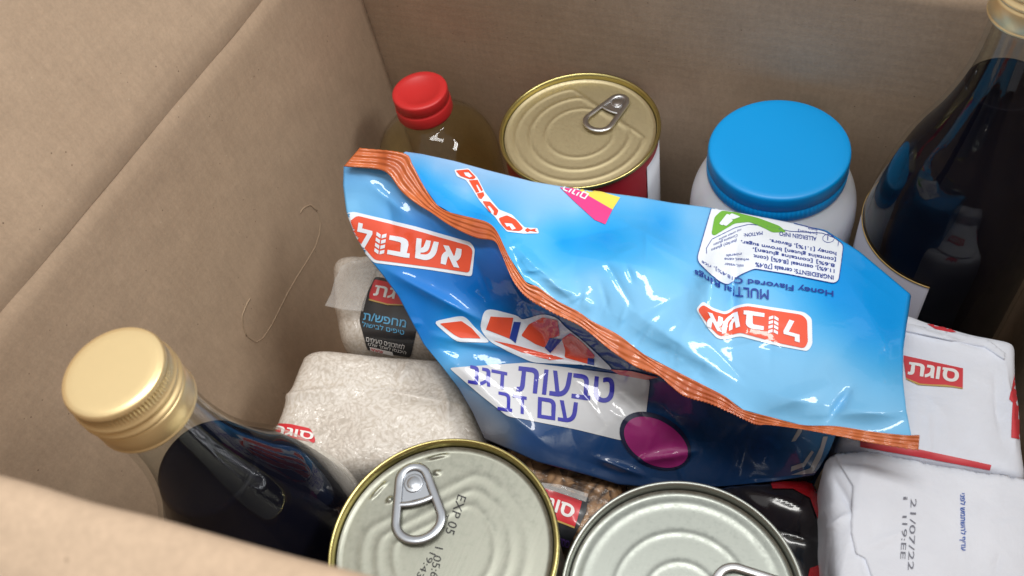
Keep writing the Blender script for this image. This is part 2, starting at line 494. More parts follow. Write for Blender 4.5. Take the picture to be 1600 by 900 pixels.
def glyphs(text, bold=0.0):
    key = (text, bold)
    if key not in _fonts:
        c = bpy.data.curves.new("lettering", 'FONT'); c.body = text; c.fill_mode = 'NONE'; c.resolution_u = 4
        o = bpy.data.objects.new("lettering", c); COL.objects.link(o)
        dg = bpy.context.evaluated_depsgraph_get(); dg.update()
        me = bpy.data.meshes.new_from_object(o.evaluated_get(dg))
        V = np.array([v.co[:2] for v in me.vertices]); E_ = [tuple(e.vertices) for e in me.edges]
        nxt = {}
        for i, j in E_: nxt.setdefault(i, []).append(j); nxt.setdefault(j, []).append(i)
        seen, loops = set(), []
        for i in range(len(V)):                         # walk each outline in index order
            if i in seen or i not in nxt: continue
            lp = [i]; seen.add(i); k = min(nxt[i])
            while k not in seen:
                lp.append(k); seen.add(k); k = next((q for q in nxt[k] if q not in seen), i)
            loops.append(lp)
        o2, _, T, *_r = delaunay_2d_cdt([Vector(p) for p in V], [e for lp in loops for e in zip(lp, lp[1:] + lp[:1])], [], 0, 1e-6)
        A_ = np.array([p[:] for p in o2]); T = [tuple(t) for t in T]; keep_ = []
        for t in T:
            q = A_[list(t)].mean(0); inside = 0         # winding number test against all outlines
            for lp in loops:
                P_ = V[lp]; R_ = np.roll(P_, -1, 0); cr = (P_[:, 1] > q[1]) != (R_[:, 1] > q[1])
                xs = P_[:, 0] + (q[1] - P_[:, 1]) * (R_[:, 0] - P_[:, 0]) / np.where(R_[:, 1] == P_[:, 1], 1, R_[:, 1] - P_[:, 1])
                hit = cr & (xs > q[0]); inside += int(np.where(R_[:, 1] > P_[:, 1], 1, -1)[hit].sum())
            if inside: keep_.append(t)
        V, T = A_, keep_
        if bold:                                        # heavier strokes: push the outline outwards
            cnt = {}
            for t in T:
                a = V[t[1]] - V[t[0]]; b_ = V[t[2]] - V[t[0]]
                q = t if a[0] * b_[1] - a[1] * b_[0] > 0 else t[::-1]
                for i, j in zip(q, q[1:] + q[:1]): cnt[(i, j)] = 1
            N = np.zeros_like(V)
            for i, j in cnt:
                if (j, i) not in cnt:
                    d = V[j] - V[i]; L = np.linalg.norm(d)
                    if L > 1e-9: n_ = np.array([d[1], -d[0]]) / L; N[i] += n_; N[j] += n_
            L = np.linalg.norm(N, axis=1)[:, None]
            V = V + np.where(L > 1e-6, N / np.maximum(L, 1e-6), 0) * bold * 1.6
        bpy.data.objects.remove(o); bpy.data.curves.remove(c); bpy.data.meshes.remove(me)
        lo, hi = V.min(0), V.max(0)
        _fonts[key] = ((V - lo) / (hi - lo), T)
    return _fonts[key]


def heb(s): return s[::-1]


def text_px(text, o, r, u, bold=0.0):
    """fit the text's box onto origin o, right vector r, up vector u (photo pixels)"""
    V, T = glyphs(text, bold); o, r, u = (np.array(k, float) for k in (o, r, u))
    return o + V[:, :1] * r + V[:, 1:] * u, T


def text_quad(text, bl, br, tr, tl, bold=0.0):
    V, T = glyphs(text, bold); bl, br, tr, tl = (np.array(k, float) for k in (bl, br, tr, tl))
    x, y = V[:, :1], V[:, 1:]
    return (1 - x) * (1 - y) * bl + x * (1 - y) * br + x * y * tr + (1 - x) * y * tl, T


def poly_px(*loops):
    pts = [p for lp in loops for p in lp]
    T = tessellate_polygon([[Vector((p[0], p[1], 0)) for p in lp] for lp in loops])
    return np.array(pts, float), [tuple(t) for t in T]


def zoomed(ox, oy, s):
    """coordinates read off an enlarged crop -> photo pixels"""
    return lambda *pts: [(ox + x / s, oy + y / s) for x, y in pts]


def rounded(pts, r=6, n=4):
    out = []; P = np.array(pts, float); m = len(P)
    for i in range(m):
        a, p, c = P[i - 1], P[i], P[(i + 1) % m]
        ra = min(r, np.linalg.norm(a - p) * .45); rc = min(r, np.linalg.norm(c - p) * .45)
        s = p + (a - p) / np.linalg.norm(a - p) * ra; e = p + (c - p) / np.linalg.norm(c - p) * rc
        for t in np.linspace(0, 1, n): out.append(tuple((1 - t) ** 2 * s + 2 * t * (1 - t) * p + t * t * e))
    return out


def densify(V, T, L):
    """split long edges at shared midpoints until none is longer than L"""
    V = [tuple(p) for p in V]; T = [t for t in T if len(set(t)) == 3]
    for _ in range(9):
        mids = {}; A = np.array(V); out = []; any_ = False

        def mid(a, b):
            k = (min(a, b), max(a, b))
            if k not in mids: mids[k] = len(V); V.append(((V[a][0] + V[b][0]) / 2, (V[a][1] + V[b][1]) / 2))
            return mids[k]
        for a, b_, c in T:
            e = [math.dist(V[p], V[q]) > L for p, q in ((a, b_), (b_, c), (c, a))]
            k = sum(e)
            if k == 0: out.append((a, b_, c)); continue
            any_ = True
            while not (e[0] and (k < 2 or e[1])): a, b_, c = b_, c, a; e = e[1:] + e[:1]
            if k == 1: m = mid(a, b_); out += [(a, m, c), (m, b_, c)]
            elif k == 2: m, n = mid(a, b_), mid(b_, c); out += [(m, b_, n), (a, m, n), (a, n, c)]
            else: m, n, o = mid(a, b_), mid(b_, c), mid(c, a); out += [(a, m, o), (m, b_, n), (o, n, c), (m, n, o)]
        T = out
        if not any_: break
    return np.array(V), T


def decal(name, shapes, tgt, material, parent, off=.00025, maxe=6.0, label=None, thick=0.0):
    bvh, TV, TF, TN = tgt
    if isinstance(shapes, tuple): shapes = [shapes]
    V2, F2 = join(*[(np.c_[v, np.zeros(len(v))], t) for v, t in shapes])
    V2, F2 = densify(V2[:, :2], F2, maxe)
    pos, nor, keep = [], [], {}
    O = Vector(CAM)
    for vi, (vx, vy) in enumerate(V2):
        d = Vector(ray(vx, vy)).normalized()
        loc, n, fi, dist = bvh.ray_cast(O, d)
        if loc is None: continue
        f = TF[fi]; acc = Vector((0, 0, 0)); ws = 0
        for i in f:
            wt = 1 / ((TV[i] - loc).length + 1e-6); acc += TN[i] * wt; ws += wt
        sn = acc.normalized()
        if n.dot(d) > 0: n = -n
        if sn.dot(n) < 0: sn = -sn
        keep[vi] = len(pos); pos.append(loc + n * off - d * off * .4); nor.append(sn)
    faces = []
    for ids in F2:
        if all(i in keep for i in ids):
            q = tuple(keep[i] for i in ids)
            L = max((pos[q[0]] - pos[q[1]]).length, (pos[q[1]] - pos[q[2]]).length, (pos[q[0]] - pos[q[2]]).length)
            if L > .012: continue
            nf = (pos[q[1]] - pos[q[0]]).cross(pos[q[2]] - pos[q[0]])
            faces.append(q if nf.dot(nor[q[0]]) >= 0 else q[::-1])
    if not faces: print("decal misses:", name); return None
    if thick:                                           # a real sheet: add a skirt down to the surface
        cnt = {}
        for f in faces:
            for a_, b_ in zip(f, f[1:] + f[:1]): cnt[(a_, b_)] = 1
        m = len(pos); pos2 = list(pos) + [p - n * thick for p, n in zip(pos, nor)]
        for (a_, b_) in list(cnt):
            if (b_, a_) not in cnt: faces.append((b_, a_, a_ + m, b_ + m))
        return mk(name, [tuple(p) for p in pos2], faces, material, parent, label=label)
    used = sorted({i for f in faces for i in f}); rm = {i: k_ for k_, i in enumerate(used)}
    return mk(name, [tuple(pos[i]) for i in used], [tuple(rm[i] for i in f) for f in faces], material, parent,
              label=label, normals=[nor[i] for i in used])


FZ = -.07                                            # the box's floor
# ================================================================== THE SETTING
t = mk("tabletop", [(x, y, FZ - .0045) for x, y in ((-1.2, -1.0), (1.2, -1.0), (1.2, 1.2), (-1.2, 1.2))], [(0, 1, 2, 3)], M_TABLE)
t['kind'] = 'structure'

# ------------------------------------------------------------------ the cardboard box
X0, X1, Y0, Y1, HC = -.327, .103, .012, .395, .216      # inside faces, crease height
box = thing("cardboard_box", "open brown cardboard box holding all the groceries", "cardboard box", (-.112, .2, FZ - .004))


def yf(x): return .0179 + (x + .142) * .109 + .003            # the box stands a little out of square


def panel(name, a, b_, profile, nrm, th=.004, nu=90, seed=0, parent=box):
    """wall from corner a to corner b (xy), vertical profile [(offset outwards, z)], closed sheet"""
    a, b_ = np.array(a, float), np.array(b_, float); nrm = np.array(nrm, float); nv = len(profile)
    V, F = [], []
    for lay in (0, 1):
        for off, z in profile:
            for u in np.linspace(0, 1, nu):
                p = a + (b_ - a) * u
                wob = .0009 * noise.noise(Vector((p[0] * 9 + seed, p[1] * 9, z * 9))) + .0003 * noise.noise(Vector((p[0] * 40, p[1] * 40 + seed, z * 40)))
                q = p + nrm * (off + wob + lay * th)
                V.append((q[0], q[1], z))
    n = nu * nv
    g0 = grid_faces(nv, nu); F += g0; F += [tuple(i + n for i in f)[::-1] for f in g0]
    rim = [j for j in range(nu)] + [i * nu + nu - 1 for i in range(1, nv)] + [(nv - 1) * nu + j for j in range(nu - 2, -1, -1)] + [i * nu for i in range(nv - 2, 0, -1)]
    for i, k in zip(rim, rim[1:] + rim[:1]): F.append((i, i + n, k + n, k))
    return fix_normals(mk(name, V, F, M_CARD, parent))


wallp = [(0, FZ)] + [(0, z) for z in np.linspace(FZ + .01, HC - .06, 26)] + smooth_prof([(0, HC - .055), (-.0005, HC - .03), (-.0012, HC - .012), (-.0008, HC - .005), (.0005, HC), (.0008, HC + .0006)], 6)
tilt = math.tan(math.radians(9))
flapp = smooth_prof([(.0008, HC - .0006), (.0003, HC + .0006), (-.0005, HC + .006), (-.0006, HC + .011), (0, HC + .018)], 5) + [((z - HC - .018) * tilt, z) for z in np.linspace(HC + .02, HC + .15, 20)]
plainw = [(0, z) for z in np.linspace(FZ, HC - .0002, 24)]
plainf = [(0.0004, z) for z in np.linspace(HC - .0001, HC + .15, 20)]
lw = panel("left_wall", (X0, yf(X0)), (X0, Y1), wallp, (-1, 0), seed=3)
panel("left_flap", (X0, yf(X0)), (X0, Y1), flapp, (-1, 0), seed=5)
panel("back_wall", (X0 - .004, Y1), (X1 + .004, Y1), plainw, (0, 1), seed=11)
panel("back_flap", (X0 + .001, Y1), (X1 + .004, Y1), plainf, (0, 1), seed=13)
panel("right_wall", (X1, yf(X1)), (X1, Y1 - .0005), plainw, (1, 0), seed=17)
panel("right_flap", (X1, yf(X1)), (X1, Y1 - .0005), [(.0008 + (z - HC) * .25, z) for z in np.linspace(HC - .0001, HC + .15, 20)], (1, 0), seed=19)
# front wall rises higher, then its flap is folded outwards towards the viewer
HF = .352
panel("front_wall", (X0 - .004, yf(X0 - .004)), (X1 + .004, yf(X1 + .004)), [(0, z) for z in np.linspace(FZ, HF - .009, 30)], (0, -1), seed=23, nu=140)
V, F = [], []
prof = smooth_prof([(0, HF - .0094), (-.0004, HF - .005), (-.0022, HF - .0014), (-.0058, HF), (-.0100, HF - .0008), (-.016, HF - .003)], 5) + [(-.016 - d, HF - .003 - d * .95) for d in np.linspace(.006, .15, 24)]
pn = np.gradient(np.array(prof), axis=0); pn = np.stack([pn[:, 1], -pn[:, 0]], 1); pn /= np.linalg.norm(pn, axis=1)[:, None]
pn *= np.sign(pn[-1, 1]) * -1
nu = 140
for lay in (0, 1):
    for (off, z), (n_y, n_z) in zip(prof, pn):
        for x in np.linspace(X0 - .004, X1 + .004, nu):
            wv = .0016 * noise.noise(Vector((x * 14, off * 14, 4.2))) + .0007 * noise.noise(Vector((x * 60, off * 40, 1.2)))
            V.append((x, yf(x) + off + wv * .5 + n_y * lay * .004, z + wv + n_z * lay * .004))
n = nu * len(prof); g0 = grid_faces(len(prof), nu)
F = g0 + [tuple(i + n for i in f)[::-1] for f in g0]
for j in range(nu - 1):
    F.append((j, j + n, j + 1 + n, j + 1)); e = (len(prof) - 1) * nu; F.append((e + j, e + j + 1, e + j + 1 + n, e + j + n))
fix_normals(mk("front_flap", V, F, M_CARD, box))
bz = [(X0 - .004, yf(X0) - .004), (X1 + .004, yf(X1) - .004), (X1 + .004, Y1 + .004), (X0 - .004, Y1 + .004)]
mk("base_panel", [(*p, FZ - .004) for p in bz] + [(*p, FZ - .0005) for p in bz],
   [(3, 2, 1, 0), (4, 5, 6, 7), (0, 1, 5, 4), (1, 2, 6, 5), (2, 3, 7, 6), (3, 0, 4, 7)], M_CARD, box, smooth=False)


def stroke_px(pts, width):
    P = resample(pts, max(8, int(sum(math.dist(a_, b_) for a_, b_ in zip(pts, pts[1:])) / 4)))
    d = np.gradient(P, axis=0); d /= np.linalg.norm(d, axis=1)[:, None]; nn = np.stack([-d[:, 1], d[:, 0]], 1)
    ww = width * (0.55 + .45 * np.abs(np.sin(np.arange(len(P)) * 1.7)))[:, None]
    V = np.concatenate([P + nn * ww / 2, P - nn * ww / 2]); m = len(P)
    return V, [t_ for i in range(m - 1) for t_ in ((i, i + 1, m + i), (i + 1, m + i + 1, m + i))]


LW = bvh_of(lw)
z7 = zoomed(300, 280, 2.8125)
spt = z7((475, 150), (490, 125), (520, 112), (550, 140), (565, 190), (560, 240), (540, 300), (505, 360), (460, 430), (420, 500), (390, 560), (350, 640), (310, 700), (280, 718), (240, 690), (222, 640), (220, 600), (240, 550), (255, 525))
decal("scratch", [stroke_px(spt, .9), stroke_px(spt[:4], 1.8), stroke_px(spt[-5:], 2.0)], LW, M_FLUTE, lw, off=.0003, thick=.0003)


# ------------------------------------------------------------------ grape juice bottles
def juice_bottle(axis, top, liquid, label):
    x, y = axis
    root = thing("juice_bottle", label, "bottle", (x, y, FZ), "gold capped juice bottles")
    c = (x, y); z0 = top - .277
    zb_ = FZ - z0
    prof = [(.0, .0005 + zb_), (.030, .0005 + zb_), (.038, .001 + zb_), (.0422, .0045 + zb_)] + [(.0425, z) for z in np.linspace(.012 + zb_, .118, 24)] + \
        smooth_prof([(.0424, .122), (.0412, .138), (.0375, .158), (.0325, .176), (.0250, .194), (.0196, .211), (.0166, .226), (.0153, .240), (.0150, .252), (.0150, .266)], 6)
    prof[0] = (.0005, .0005 + zb_)
    outer = [(r, z + z0) for r, z in prof]
    wall = .0022
    inner = [(max(r - wall, .0004), z + (wall if i < 4 else 0)) for i, (r, z) in enumerate(outer)]
    V, F = join(lathe(outer, c, 128), lathe(inner, c, 128))
    m = len(outer) * 128
    F = F[:len(F) // 2] + [f[::-1] for f in F[len(F) // 2:]]
    e0, e1 = (len(outer) - 1) * 128, m + (len(inner) - 1) * 128
    F += [(e0 + j, e0 + (j + 1) % 128, e1 + (j + 1) % 128, e1 + j) for j in range(128)]
    F += [tuple(range(128))[::-1], tuple(m + j for j in range(128))]
    glass = mk("glass_body", V, F, M_GLASS, root)
    li = [(max(r + .0001, .0003), z) for r, z in inner if z < liquid]
    rl = np.interp(liquid, [z for r, z in inner[4:]], [r for r, z in inner[4:]])
    li += [(rl, liquid), (rl - .0012, liquid - .0004), (rl * .5, liquid - .0005), (.0004, liquid - .0005)]
    V, F = lathe(li, c, 128, cap0=True, cap1=True)
    mk("grape_juice", V, F, M_JUICE, root)

    # cap: knurled band under the rolled top, two beads, tamper skirt
    R = .0168; T = top

    def km(r, z, th):
        return r + (.00022 * math.cos(th * 84) if T - .0064 < z < T - .0026 else 0)
    cp = [(.0004, T)] + [(r, T - .00002 * i) for i, r in enumerate((.004, .008, .012, .0145))] + \
        smooth_prof([(.0152, T - .0002), (.0165, T - .0008), (.01705, T - .002)], 4) + \
        [(.0170, T - .0027), (.0168, T - .003), (.0168, T - .006), (.0170, T - .0065)] + \
        smooth_prof([(.0172, T - .0072), (.0178, T - .0084), (.0171, T - .0096), (.0166, T - .0104), (.0178, T - .0120), (.0176, T - .0130), (.0166, T - .0140), (.0170, T - .0146), (.0173, T - .0152)], 4) + \
        [(.0173, T - .0222)] + smooth_prof([(.0171, T - .0229), (.0174, T - .0236), (.0170, T - .0245), (.0158, T - .0250)], 4)
    V, F = lathe(cp, c, 336, km, cap0=True)
    fix_normals(mk("screw_cap", V, F, M_GOLDCAP, root))
    return root, glass


axL = pl(174, 578, .277)[:2]
bL, gL = juice_bottle(axL, .277, .2055, "dark juice bottle with gold cap near the left wall, beside the silver can")
axR = pl(1617, 20, .2525)[:2]
bR, gR = juice_bottle(axR, .277, .2165, "dark juice bottle with paper label in the corner right of the blue lidded jar")
# paper label on the right bottle: a sheet wrapped round the glass, with a gold edge and a curved cut
GR = bvh_of(gR)


def wrap(name, c, R, a0, a1, ztop, zbot, material, parent, th=.0002, n=60):
    V, F = [], []
    for i in range(n + 1):
        a = math.radians(a0 + (a1 - a0) * i / n); s = abs(2 * i / n - 1)
        zt = ztop(i / n) if callable(ztop) else ztop
        for r in (R, R + th):
            for z in (zbot, zt): V.append((c[0] + r * math.cos(a), c[1] + r * math.sin(a), z))
    for i in range(n):
        k, q = 4 * i, 4 * i + 4
        F += [(k + 2, q + 2, q + 3, k + 3), (k, k + 1, q + 1, q), (k + 1, k + 3, q + 3, q + 1), (k, q, q + 2, k + 2)]
    F += [(0, 2, 3, 1), (4 * n, 4 * n + 1, 4 * n + 3, 4 * n + 2)]
    return mk(name, V, F, material, parent)


wrap("paper_label", axR, .0427, 150, 264, .123, -.02, P_LABELWHITE, bR)
wrap("gold_label_edge", axR, .0428, 150, 264, .1236, .1226, P_GOLD, bR, th=.0003)


# ------------------------------------------------------------------ tins
def ring_pull(rivet, tip, z, material, parent, sc=1.0):
    rv, tp = np.array(rivet), np.array(tip); d = (tp - rv) / np.linalg.norm(tp - rv); s = np.array([-d[1], d[0]]); Lt = np.linalg.norm(tp - rv)

    def loop(shr, n=96):
        c1, r1 = -.0012 * sc, .0066 * sc - shr; c2, a, bb = Lt - .0082 * sc, .0086 * sc - shr, .0094 * sc - shr
        out = []
        for ph in np.linspace(0, 2 * math.pi, 720, endpoint=False):
            dx, dy = math.cos(ph), math.sin(ph); q = math.sqrt((a * dx) ** 2 + (bb * dy) ** 2)
            s1 = c1 * dx + r1; s2 = c2 * dx + q
            out.append((c1 + r1 * dx, r1 * dy) if s1 > s2 else (c2 + a * a * dx / q, bb * bb * dy / q))
        return resample(out + out[:1], n + 1)[:n]

    def W(p, h): return (*(rv + d * p[0] + s * p[1]), z + h)
    lift = lambda x: .0004 + .0009 * max(0, x) / .02                              # the finger end stands a little proud
    out, inn = loop(0), loop(.0032 * sc); n = len(out); V, F = [], []
    for o_, i_ in zip(out, inn):
        for k in range(10):
            a = 2 * math.pi * k / 10; t_ = .5 + .5 * math.cos(a); p = i_ + (o_ - i_) * t_
            V.append(W(p, lift(p[0]) + .0007 + .0007 * math.sin(a)))
    for i in range(n):
        for k in range(10): F.append((i * 10 + k, ((i + 1) % n) * 10 + k, ((i + 1) % n) * 10 + (k + 1) % 10, i * 10 + (k + 1) % 10))
    # cross bar and tongue plate
    xb = .0062 * sc; hw = .0072 * sc; b0 = len(V)
    for i in range(13):
        yy = -hw + 2 * hw * i / 12; xx = xb + .0012 * sc * (1 - (yy / hw) ** 2)
        for k in range(8):
            a = 2 * math.pi * k / 8; V.append(W((xx + .0011 * sc * math.cos(a), yy), lift(xx) + .0007 + .0006 * math.sin(a)))
    for i in range(12):
        for k in range(8): F.append((b0 + i * 8 + k, b0 + (i + 1) * 8 + k, b0 + (i + 1) * 8 + (k + 1) % 8, b0 + i * 8 + (k + 1) % 8))
    tl = [p for p in loop(.0026 * sc, 120) if p[0] < xb + .0003]
    for hh in (.0003, .0007):
        m = len(V); V += [W(p, hh + lift(p[0]) * .6) for p in sorted(tl, key=lambda p: math.atan2(p[1], p[0] - .001))]; F.append(tuple(range(m, len(V))))
    rp = fix_normals(mk("ring_pull", V, F, material, parent))
    V, F = lathe([(.0034 * sc, z), (.0034 * sc, z + .0013), (.0031 * sc, z + .0016), (.0026 * sc, z + .0014), (.0022 * sc, z + .0016), (.0012 * sc, z + .0019), (.0003, z + .0019)], rv, 40, cap1=True)
    fix_normals(mk("rivet", V, F, material, rp))
    return rp


def food_can(label, c, R, top, m_lid, m_rim, m_body, beads, rivet, tip, group, m_tab, flat=0.0, dimples=(), tsc=1.0):
    root = thing("food_can", label, "tin can", (c[0], c[1], FZ), group)
    T = top
    # side wall and rolled rim
    V, F = lathe([(.0005, FZ), (R * .9, FZ), (R * .955, FZ + .001), (R * .965, FZ + .003)] + [(R * .965 - (.0006 if i % 2 else 0), z) for i, z in enumerate(np.linspace(FZ + .006, T - .006, 40))] + [(R * .965, T - .003)], c, 128, cap0=True)
    body = mk("side_wall", V, F, m_body, root)
    rim = smooth_prof([(R * .964, T - .0034), (R * .992, T - .0026), (R, T - .0014), (R * .994, T - .0003), (R * .978, T), (R * .962, T - .0006), (R * .952, T - .0018), (R * .946, T - .0034), (R * .936, T - .0042)], 5)
    V, F = lathe(rim, c, 160); fix_normals(mk("rim", V, F, m_rim, root))
    # lid: polar height field with pressed beads, flattened beside the tab
    nr, nt = 130, 240; Rl = R * .938
    ta = math.atan2(rivet[1] - c[1], rivet[0] - c[0])
    rr = np.linspace(0.004, 1, nr) * Rl; th = np.linspace(0, 2 * math.pi, nt, endpoint=False)
    RR, TT = np.meshgrid(rr, th, indexing='ij')
    cs = np.cos(TT - ta); H = np.zeros_like(RR)
    for rk, dk, wk, ak in beads:
        rk_ = np.full_like(RR, rk * R)
        if dk:
            lim = np.where(cs > .05, dk * R / np.maximum(cs, .05), 9.0)
            kk = 900.0; rk_ = -np.log(np.exp(-kk * rk_) + np.exp(-kk * np.minimum(lim, .08))) / kk
        x = (RR - rk_) / (wk * R)
        H += ak * np.exp(-x ** 2)
    H += .0011 * np.clip((RR / Rl - .95) / .05, 0, 1) ** 2
    PX, PY = c[0] + RR * np.cos(TT), c[1] + RR * np.sin(TT)
    for (dx, dy, ln, wd, an, amp) in dimples:
        u = (PX - dx) * math.cos(an) + (PY - dy) * math.sin(an); v = -(PX - dx) * math.sin(an) + (PY - dy) * math.cos(an)
        H += amp * np.exp(-(u / ln) ** 4 - (v / wd) ** 4)
    V = np.stack([PX.ravel(), PY.ravel(), (T - .0044 + H).ravel()], 1)
    F = [(i * nt + j, i * nt + (j + 1) % nt, (i + 1) * nt + (j + 1) % nt, (i + 1) * nt + j) for i in range(nr - 1) for j in range(nt)] + [tuple(range(nt))[::-1]]
    lid = fix_normals(mk("lid", V, F, m_lid, root))
    if lid.data.polygons[0].normal.z < 0: lid.data.flip_normals()
    ring_pull(rivet, tip, T - .0036, m_tab, root, tsc)
    return root, body, lid


# gold can by the back wall
c1 = un(905, 198, .524); top1 = c1[2]; R1 = .0475
canG, bodyG, lidG = food_can("gold lidded tin can with red label by the back wall between oil bottle and jar", (c1[0], min(c1[1], Y1 - R1 - .001)), R1, top1, M_GOLDTIN, M_RIMGOLD, P_CANRED,
    [(.80, .47, .030, .0004), (.62, .44, .030, .0004), (.42, .0, .028, .0003)], pl(964, 156, top1)[:2], pl(922, 200, top1)[:2], None, M_TAB, tsc=1.05)
axG = (c1[0], min(c1[1], Y1 - R1 - .001))
wrap("white_label_panel", axG, R1 * .966, -14, 70, top1 - .010, .0, P_CANWHITE, canG, th=.0003)
BG = bvh_of(bodyG)
# silver cans in front
c2 = un(690, 852, .331); R2 = .0437
tA = pl(644, 751, c2[2])[:2]; tB = pl(657, 846, c2[2])[:2]


def dim(px, py, q, wd, ln, amp, px2, py2):
    p = pl(px, py, c2[2] - .0044)[:2]; q2 = pl(px2, py2, c2[2] - .0044)[:2]; return (p[0], p[1], ln, wd, math.atan2(q2[1] - p[1], q2[0] - p[0]), amp)


canA, bodyA, lidA = food_can("silver tin can with gold rim and dark stamped date on its lid", c2[:2], R2, c2[2], M_SILVER, M_RIMGOLD, M_BODY,
    [(.72, .50, .046, .00016), (.58, .38, .038, .00016), (.44, .27, .034, .00016)], tA, tB, "silver cans at the front", M_TABDK,
    dimples=[dim(684, 714, 0, .0007, .0034, .0009, 700, 710), dim(592, 766, 0, .0007, .0034, .0009, 604, 753),
             dim(683, 739, 0, .0010, .0010, .0010, 690, 739), dim(609, 781, 0, .0010, .0010, .0010, 615, 781)], tsc=1.14)
c3 = un(1064, 929, .3210); print('cans apart', np.linalg.norm(c2[:2] - c3[:2]), 'bottle', np.linalg.norm(c2[:2] - axL))
canB, bodyB, lidB = food_can("plain silver tin can with steel rim and clean ridged lid beside the black bag", c3[:2], R2, c3[2], M_SILVER2, M_RIMSILVER, M_BODY,
    [(.83, .0, .036, .0003), (.56, .0, .026, .0002), (.30, .0, .026, .0002)], pl(1215, 926, c3[2])[:2], pl(1112, 912, c3[2])[:2], "silver cans at the front", M_TAB)
LA = bvh_of(lidA); zc = zoomed(480, 650, 3.6)


def zl(f, *a): return f(*a)


def ztext(z, txt, o, e, up, bold=0.0):
    """text from o to e with height vector up, all in crop coordinates"""
    (o_, e_, u_) = z(o, e, (o[0] + up[0], o[1] + up[1])); o_, e_, u_ = map(np.array, (o_, e_, u_))
    return text_px(txt, o_, e_ - o_, u_ - o_, bold)


decal("stamped_date", [ztext(zc, "EXP 05", (848, 440), (775, 655), (48, 18)), ztext(zc, "TAR", (770, 545), (735, 630), (30, 10)),
                       ztext(zc, "1 05:6", (720, 735), (690, 905), (44, 10)), ztext(zc, "19:43", (690, 765), (612, 900), (34, 14))], LA, P_DOT, lidA, off=.00012, maxe=4)

# ------------------------------------------------------------------ oil bottle with a red cap
ox, oy = pl(655, 140, .13)[:2]; oy = min(oy, Y1 - .0435); ox = max(ox, X0 + .044)
oil = thing("oil_bottle", "clear cooking oil bottle with a red cap in the far left corner", "bottle", (ox, oy, FZ))
T = .130
pp = [(.0005, FZ + .0005), (.034, FZ + .0005), (.0405, FZ + .003), (.0425, FZ + .009), (.0425, .062)] + smooth_prof([(.0425, .066), (.0415, .076), (.0375, .087), (.030, .0965), (.022, .103), (.0160, .1065), (.0150, .110), (.0150, .122)], 6)
inn = [(max(r - .0012, .0003), z + (.0012 if i < 4 else 0)) for i, (r, z) in enumerate(pp)]
V, F = join(lathe(pp, (ox, oy), 128), lathe(inn, (ox, oy), 128)); m = len(pp) * 128
F = F[:len(F) // 2] + [f[::-1] for f in F[len(F) // 2:]]
e0, e1 = (len(pp) - 1) * 128, m + (len(inn) - 1) * 128
F += [(e0 + j, e0 + (j + 1) % 128, e1 + (j + 1) % 128, e1 + j) for j in range(128)] + [tuple(range(128))[::-1], tuple(m + j for j in range(128))]
mk("plastic_body", V, F, M_PET, oil)
lv = .082; li = [(r - .0001, z) for r, z in inn if z < lv]; rl = np.interp(lv, [z for r, z in inn[4:]], [r for r, z in inn[4:]])
li += [(rl - .0002, lv), (.0004, lv - .0004)]
V, F = lathe(li, (ox, oy), 128, cap0=True, cap1=True); mk("cooking_oil", V, F, M_OIL, oil)
cp = [(.0004, T - .0008), (.0118, T - .0008), (.0124, T - .0002), (.0155, T)] + smooth_prof([(.0168, T - .0002), (.0175, T - .0008), (.0177, T - .0018)], 4) + \
    [(.0177, T - .0072), (.0172, T - .0078), (.0172, T - .0086), (.0178, T - .0092), (.0180, T - .0098), (.0182, T - .0165), (.0176, T - .0180), (.0155, T - .0180)]
V, F = lathe(cp, (ox, oy), 240, lambda r, z, a: r + (.00008 * math.cos(a * 60) if T - .0072 < z < T - .0024 else 0), cap0=True)
fix_normals(mk("screw_cap", V, F, M_RED, oil))

# ------------------------------------------------------------------ white jar with a blue lid
jc = un(1217, 229, .473); jx, jy, T = jc
jar = thing("jar", "white plastic jar with a wide bright blue lid against the back wall", "jar", (jx, jy, FZ))
jp = [(.0005, FZ + .0003), (.040, FZ + .0003), (.0445, FZ + .004), (.0455, FZ + .012), (.0455, T - .060)] + smooth_prof([(.0455, T - .056), (.0455, T - .046), (.0442, T - .036), (.0410, T - .027), (.0372, T - .020), (.0350, T - .016), (.0345, T - .010)], 6)
V, F = lathe(jp, (jx, jy), 160, cap0=True, cap1=True); mk("jar_body", V, F, M_WHITEP, jar)
R = .0367
lp = [(.0004, T), (R * .5, T), (R * .88, T - .0001)] + smooth_prof([(R * .955, T - .0002), (R * .982, T - .0008), (R * .996, T - .0020), (R, T - .0042)], 5) + \
    [(R * 1.0, T - .0098), (R * .994, T - .0101), (R * .994, T - .0106), (R * 1.004, T - .0109), (R * 1.006, T - .0168), (R * .995, T - .0178), (R * .93, T - .0178)]
V, F = lathe(lp, (jx, jy), 480, lambda r, z, a: r + (.00022 * math.cos(a * 96) if (T - .0168 < z < T - .0108 or T - .0097 < z < T - .0052) else 0), cap0=True)
fix_normals(mk("lid", V, F, M_BLUE, jar))


# ------------------------------------------------------------------ rice bags
def wob(amp, f, seed, fine=0.0):
    def d(W, Q, N):
        o = np.array([amp * noise.noise(Vector(p * f) + Vector((seed, 0, 0))) + fine * noise.ridged_multi_fractal(Vector(p * f * 3.2) + Vector((0, seed, 0)), 1, 2, 3, 1, 2) for p in W])
        return N * o[:, None]
    return d


def to_px(W):
    c = (W - CAM) @ M; return np.stack([800 + 1400 * c[:, 0] / c[:, 2], 450 + 1400 * c[:, 1] / c[:, 2]], 1)


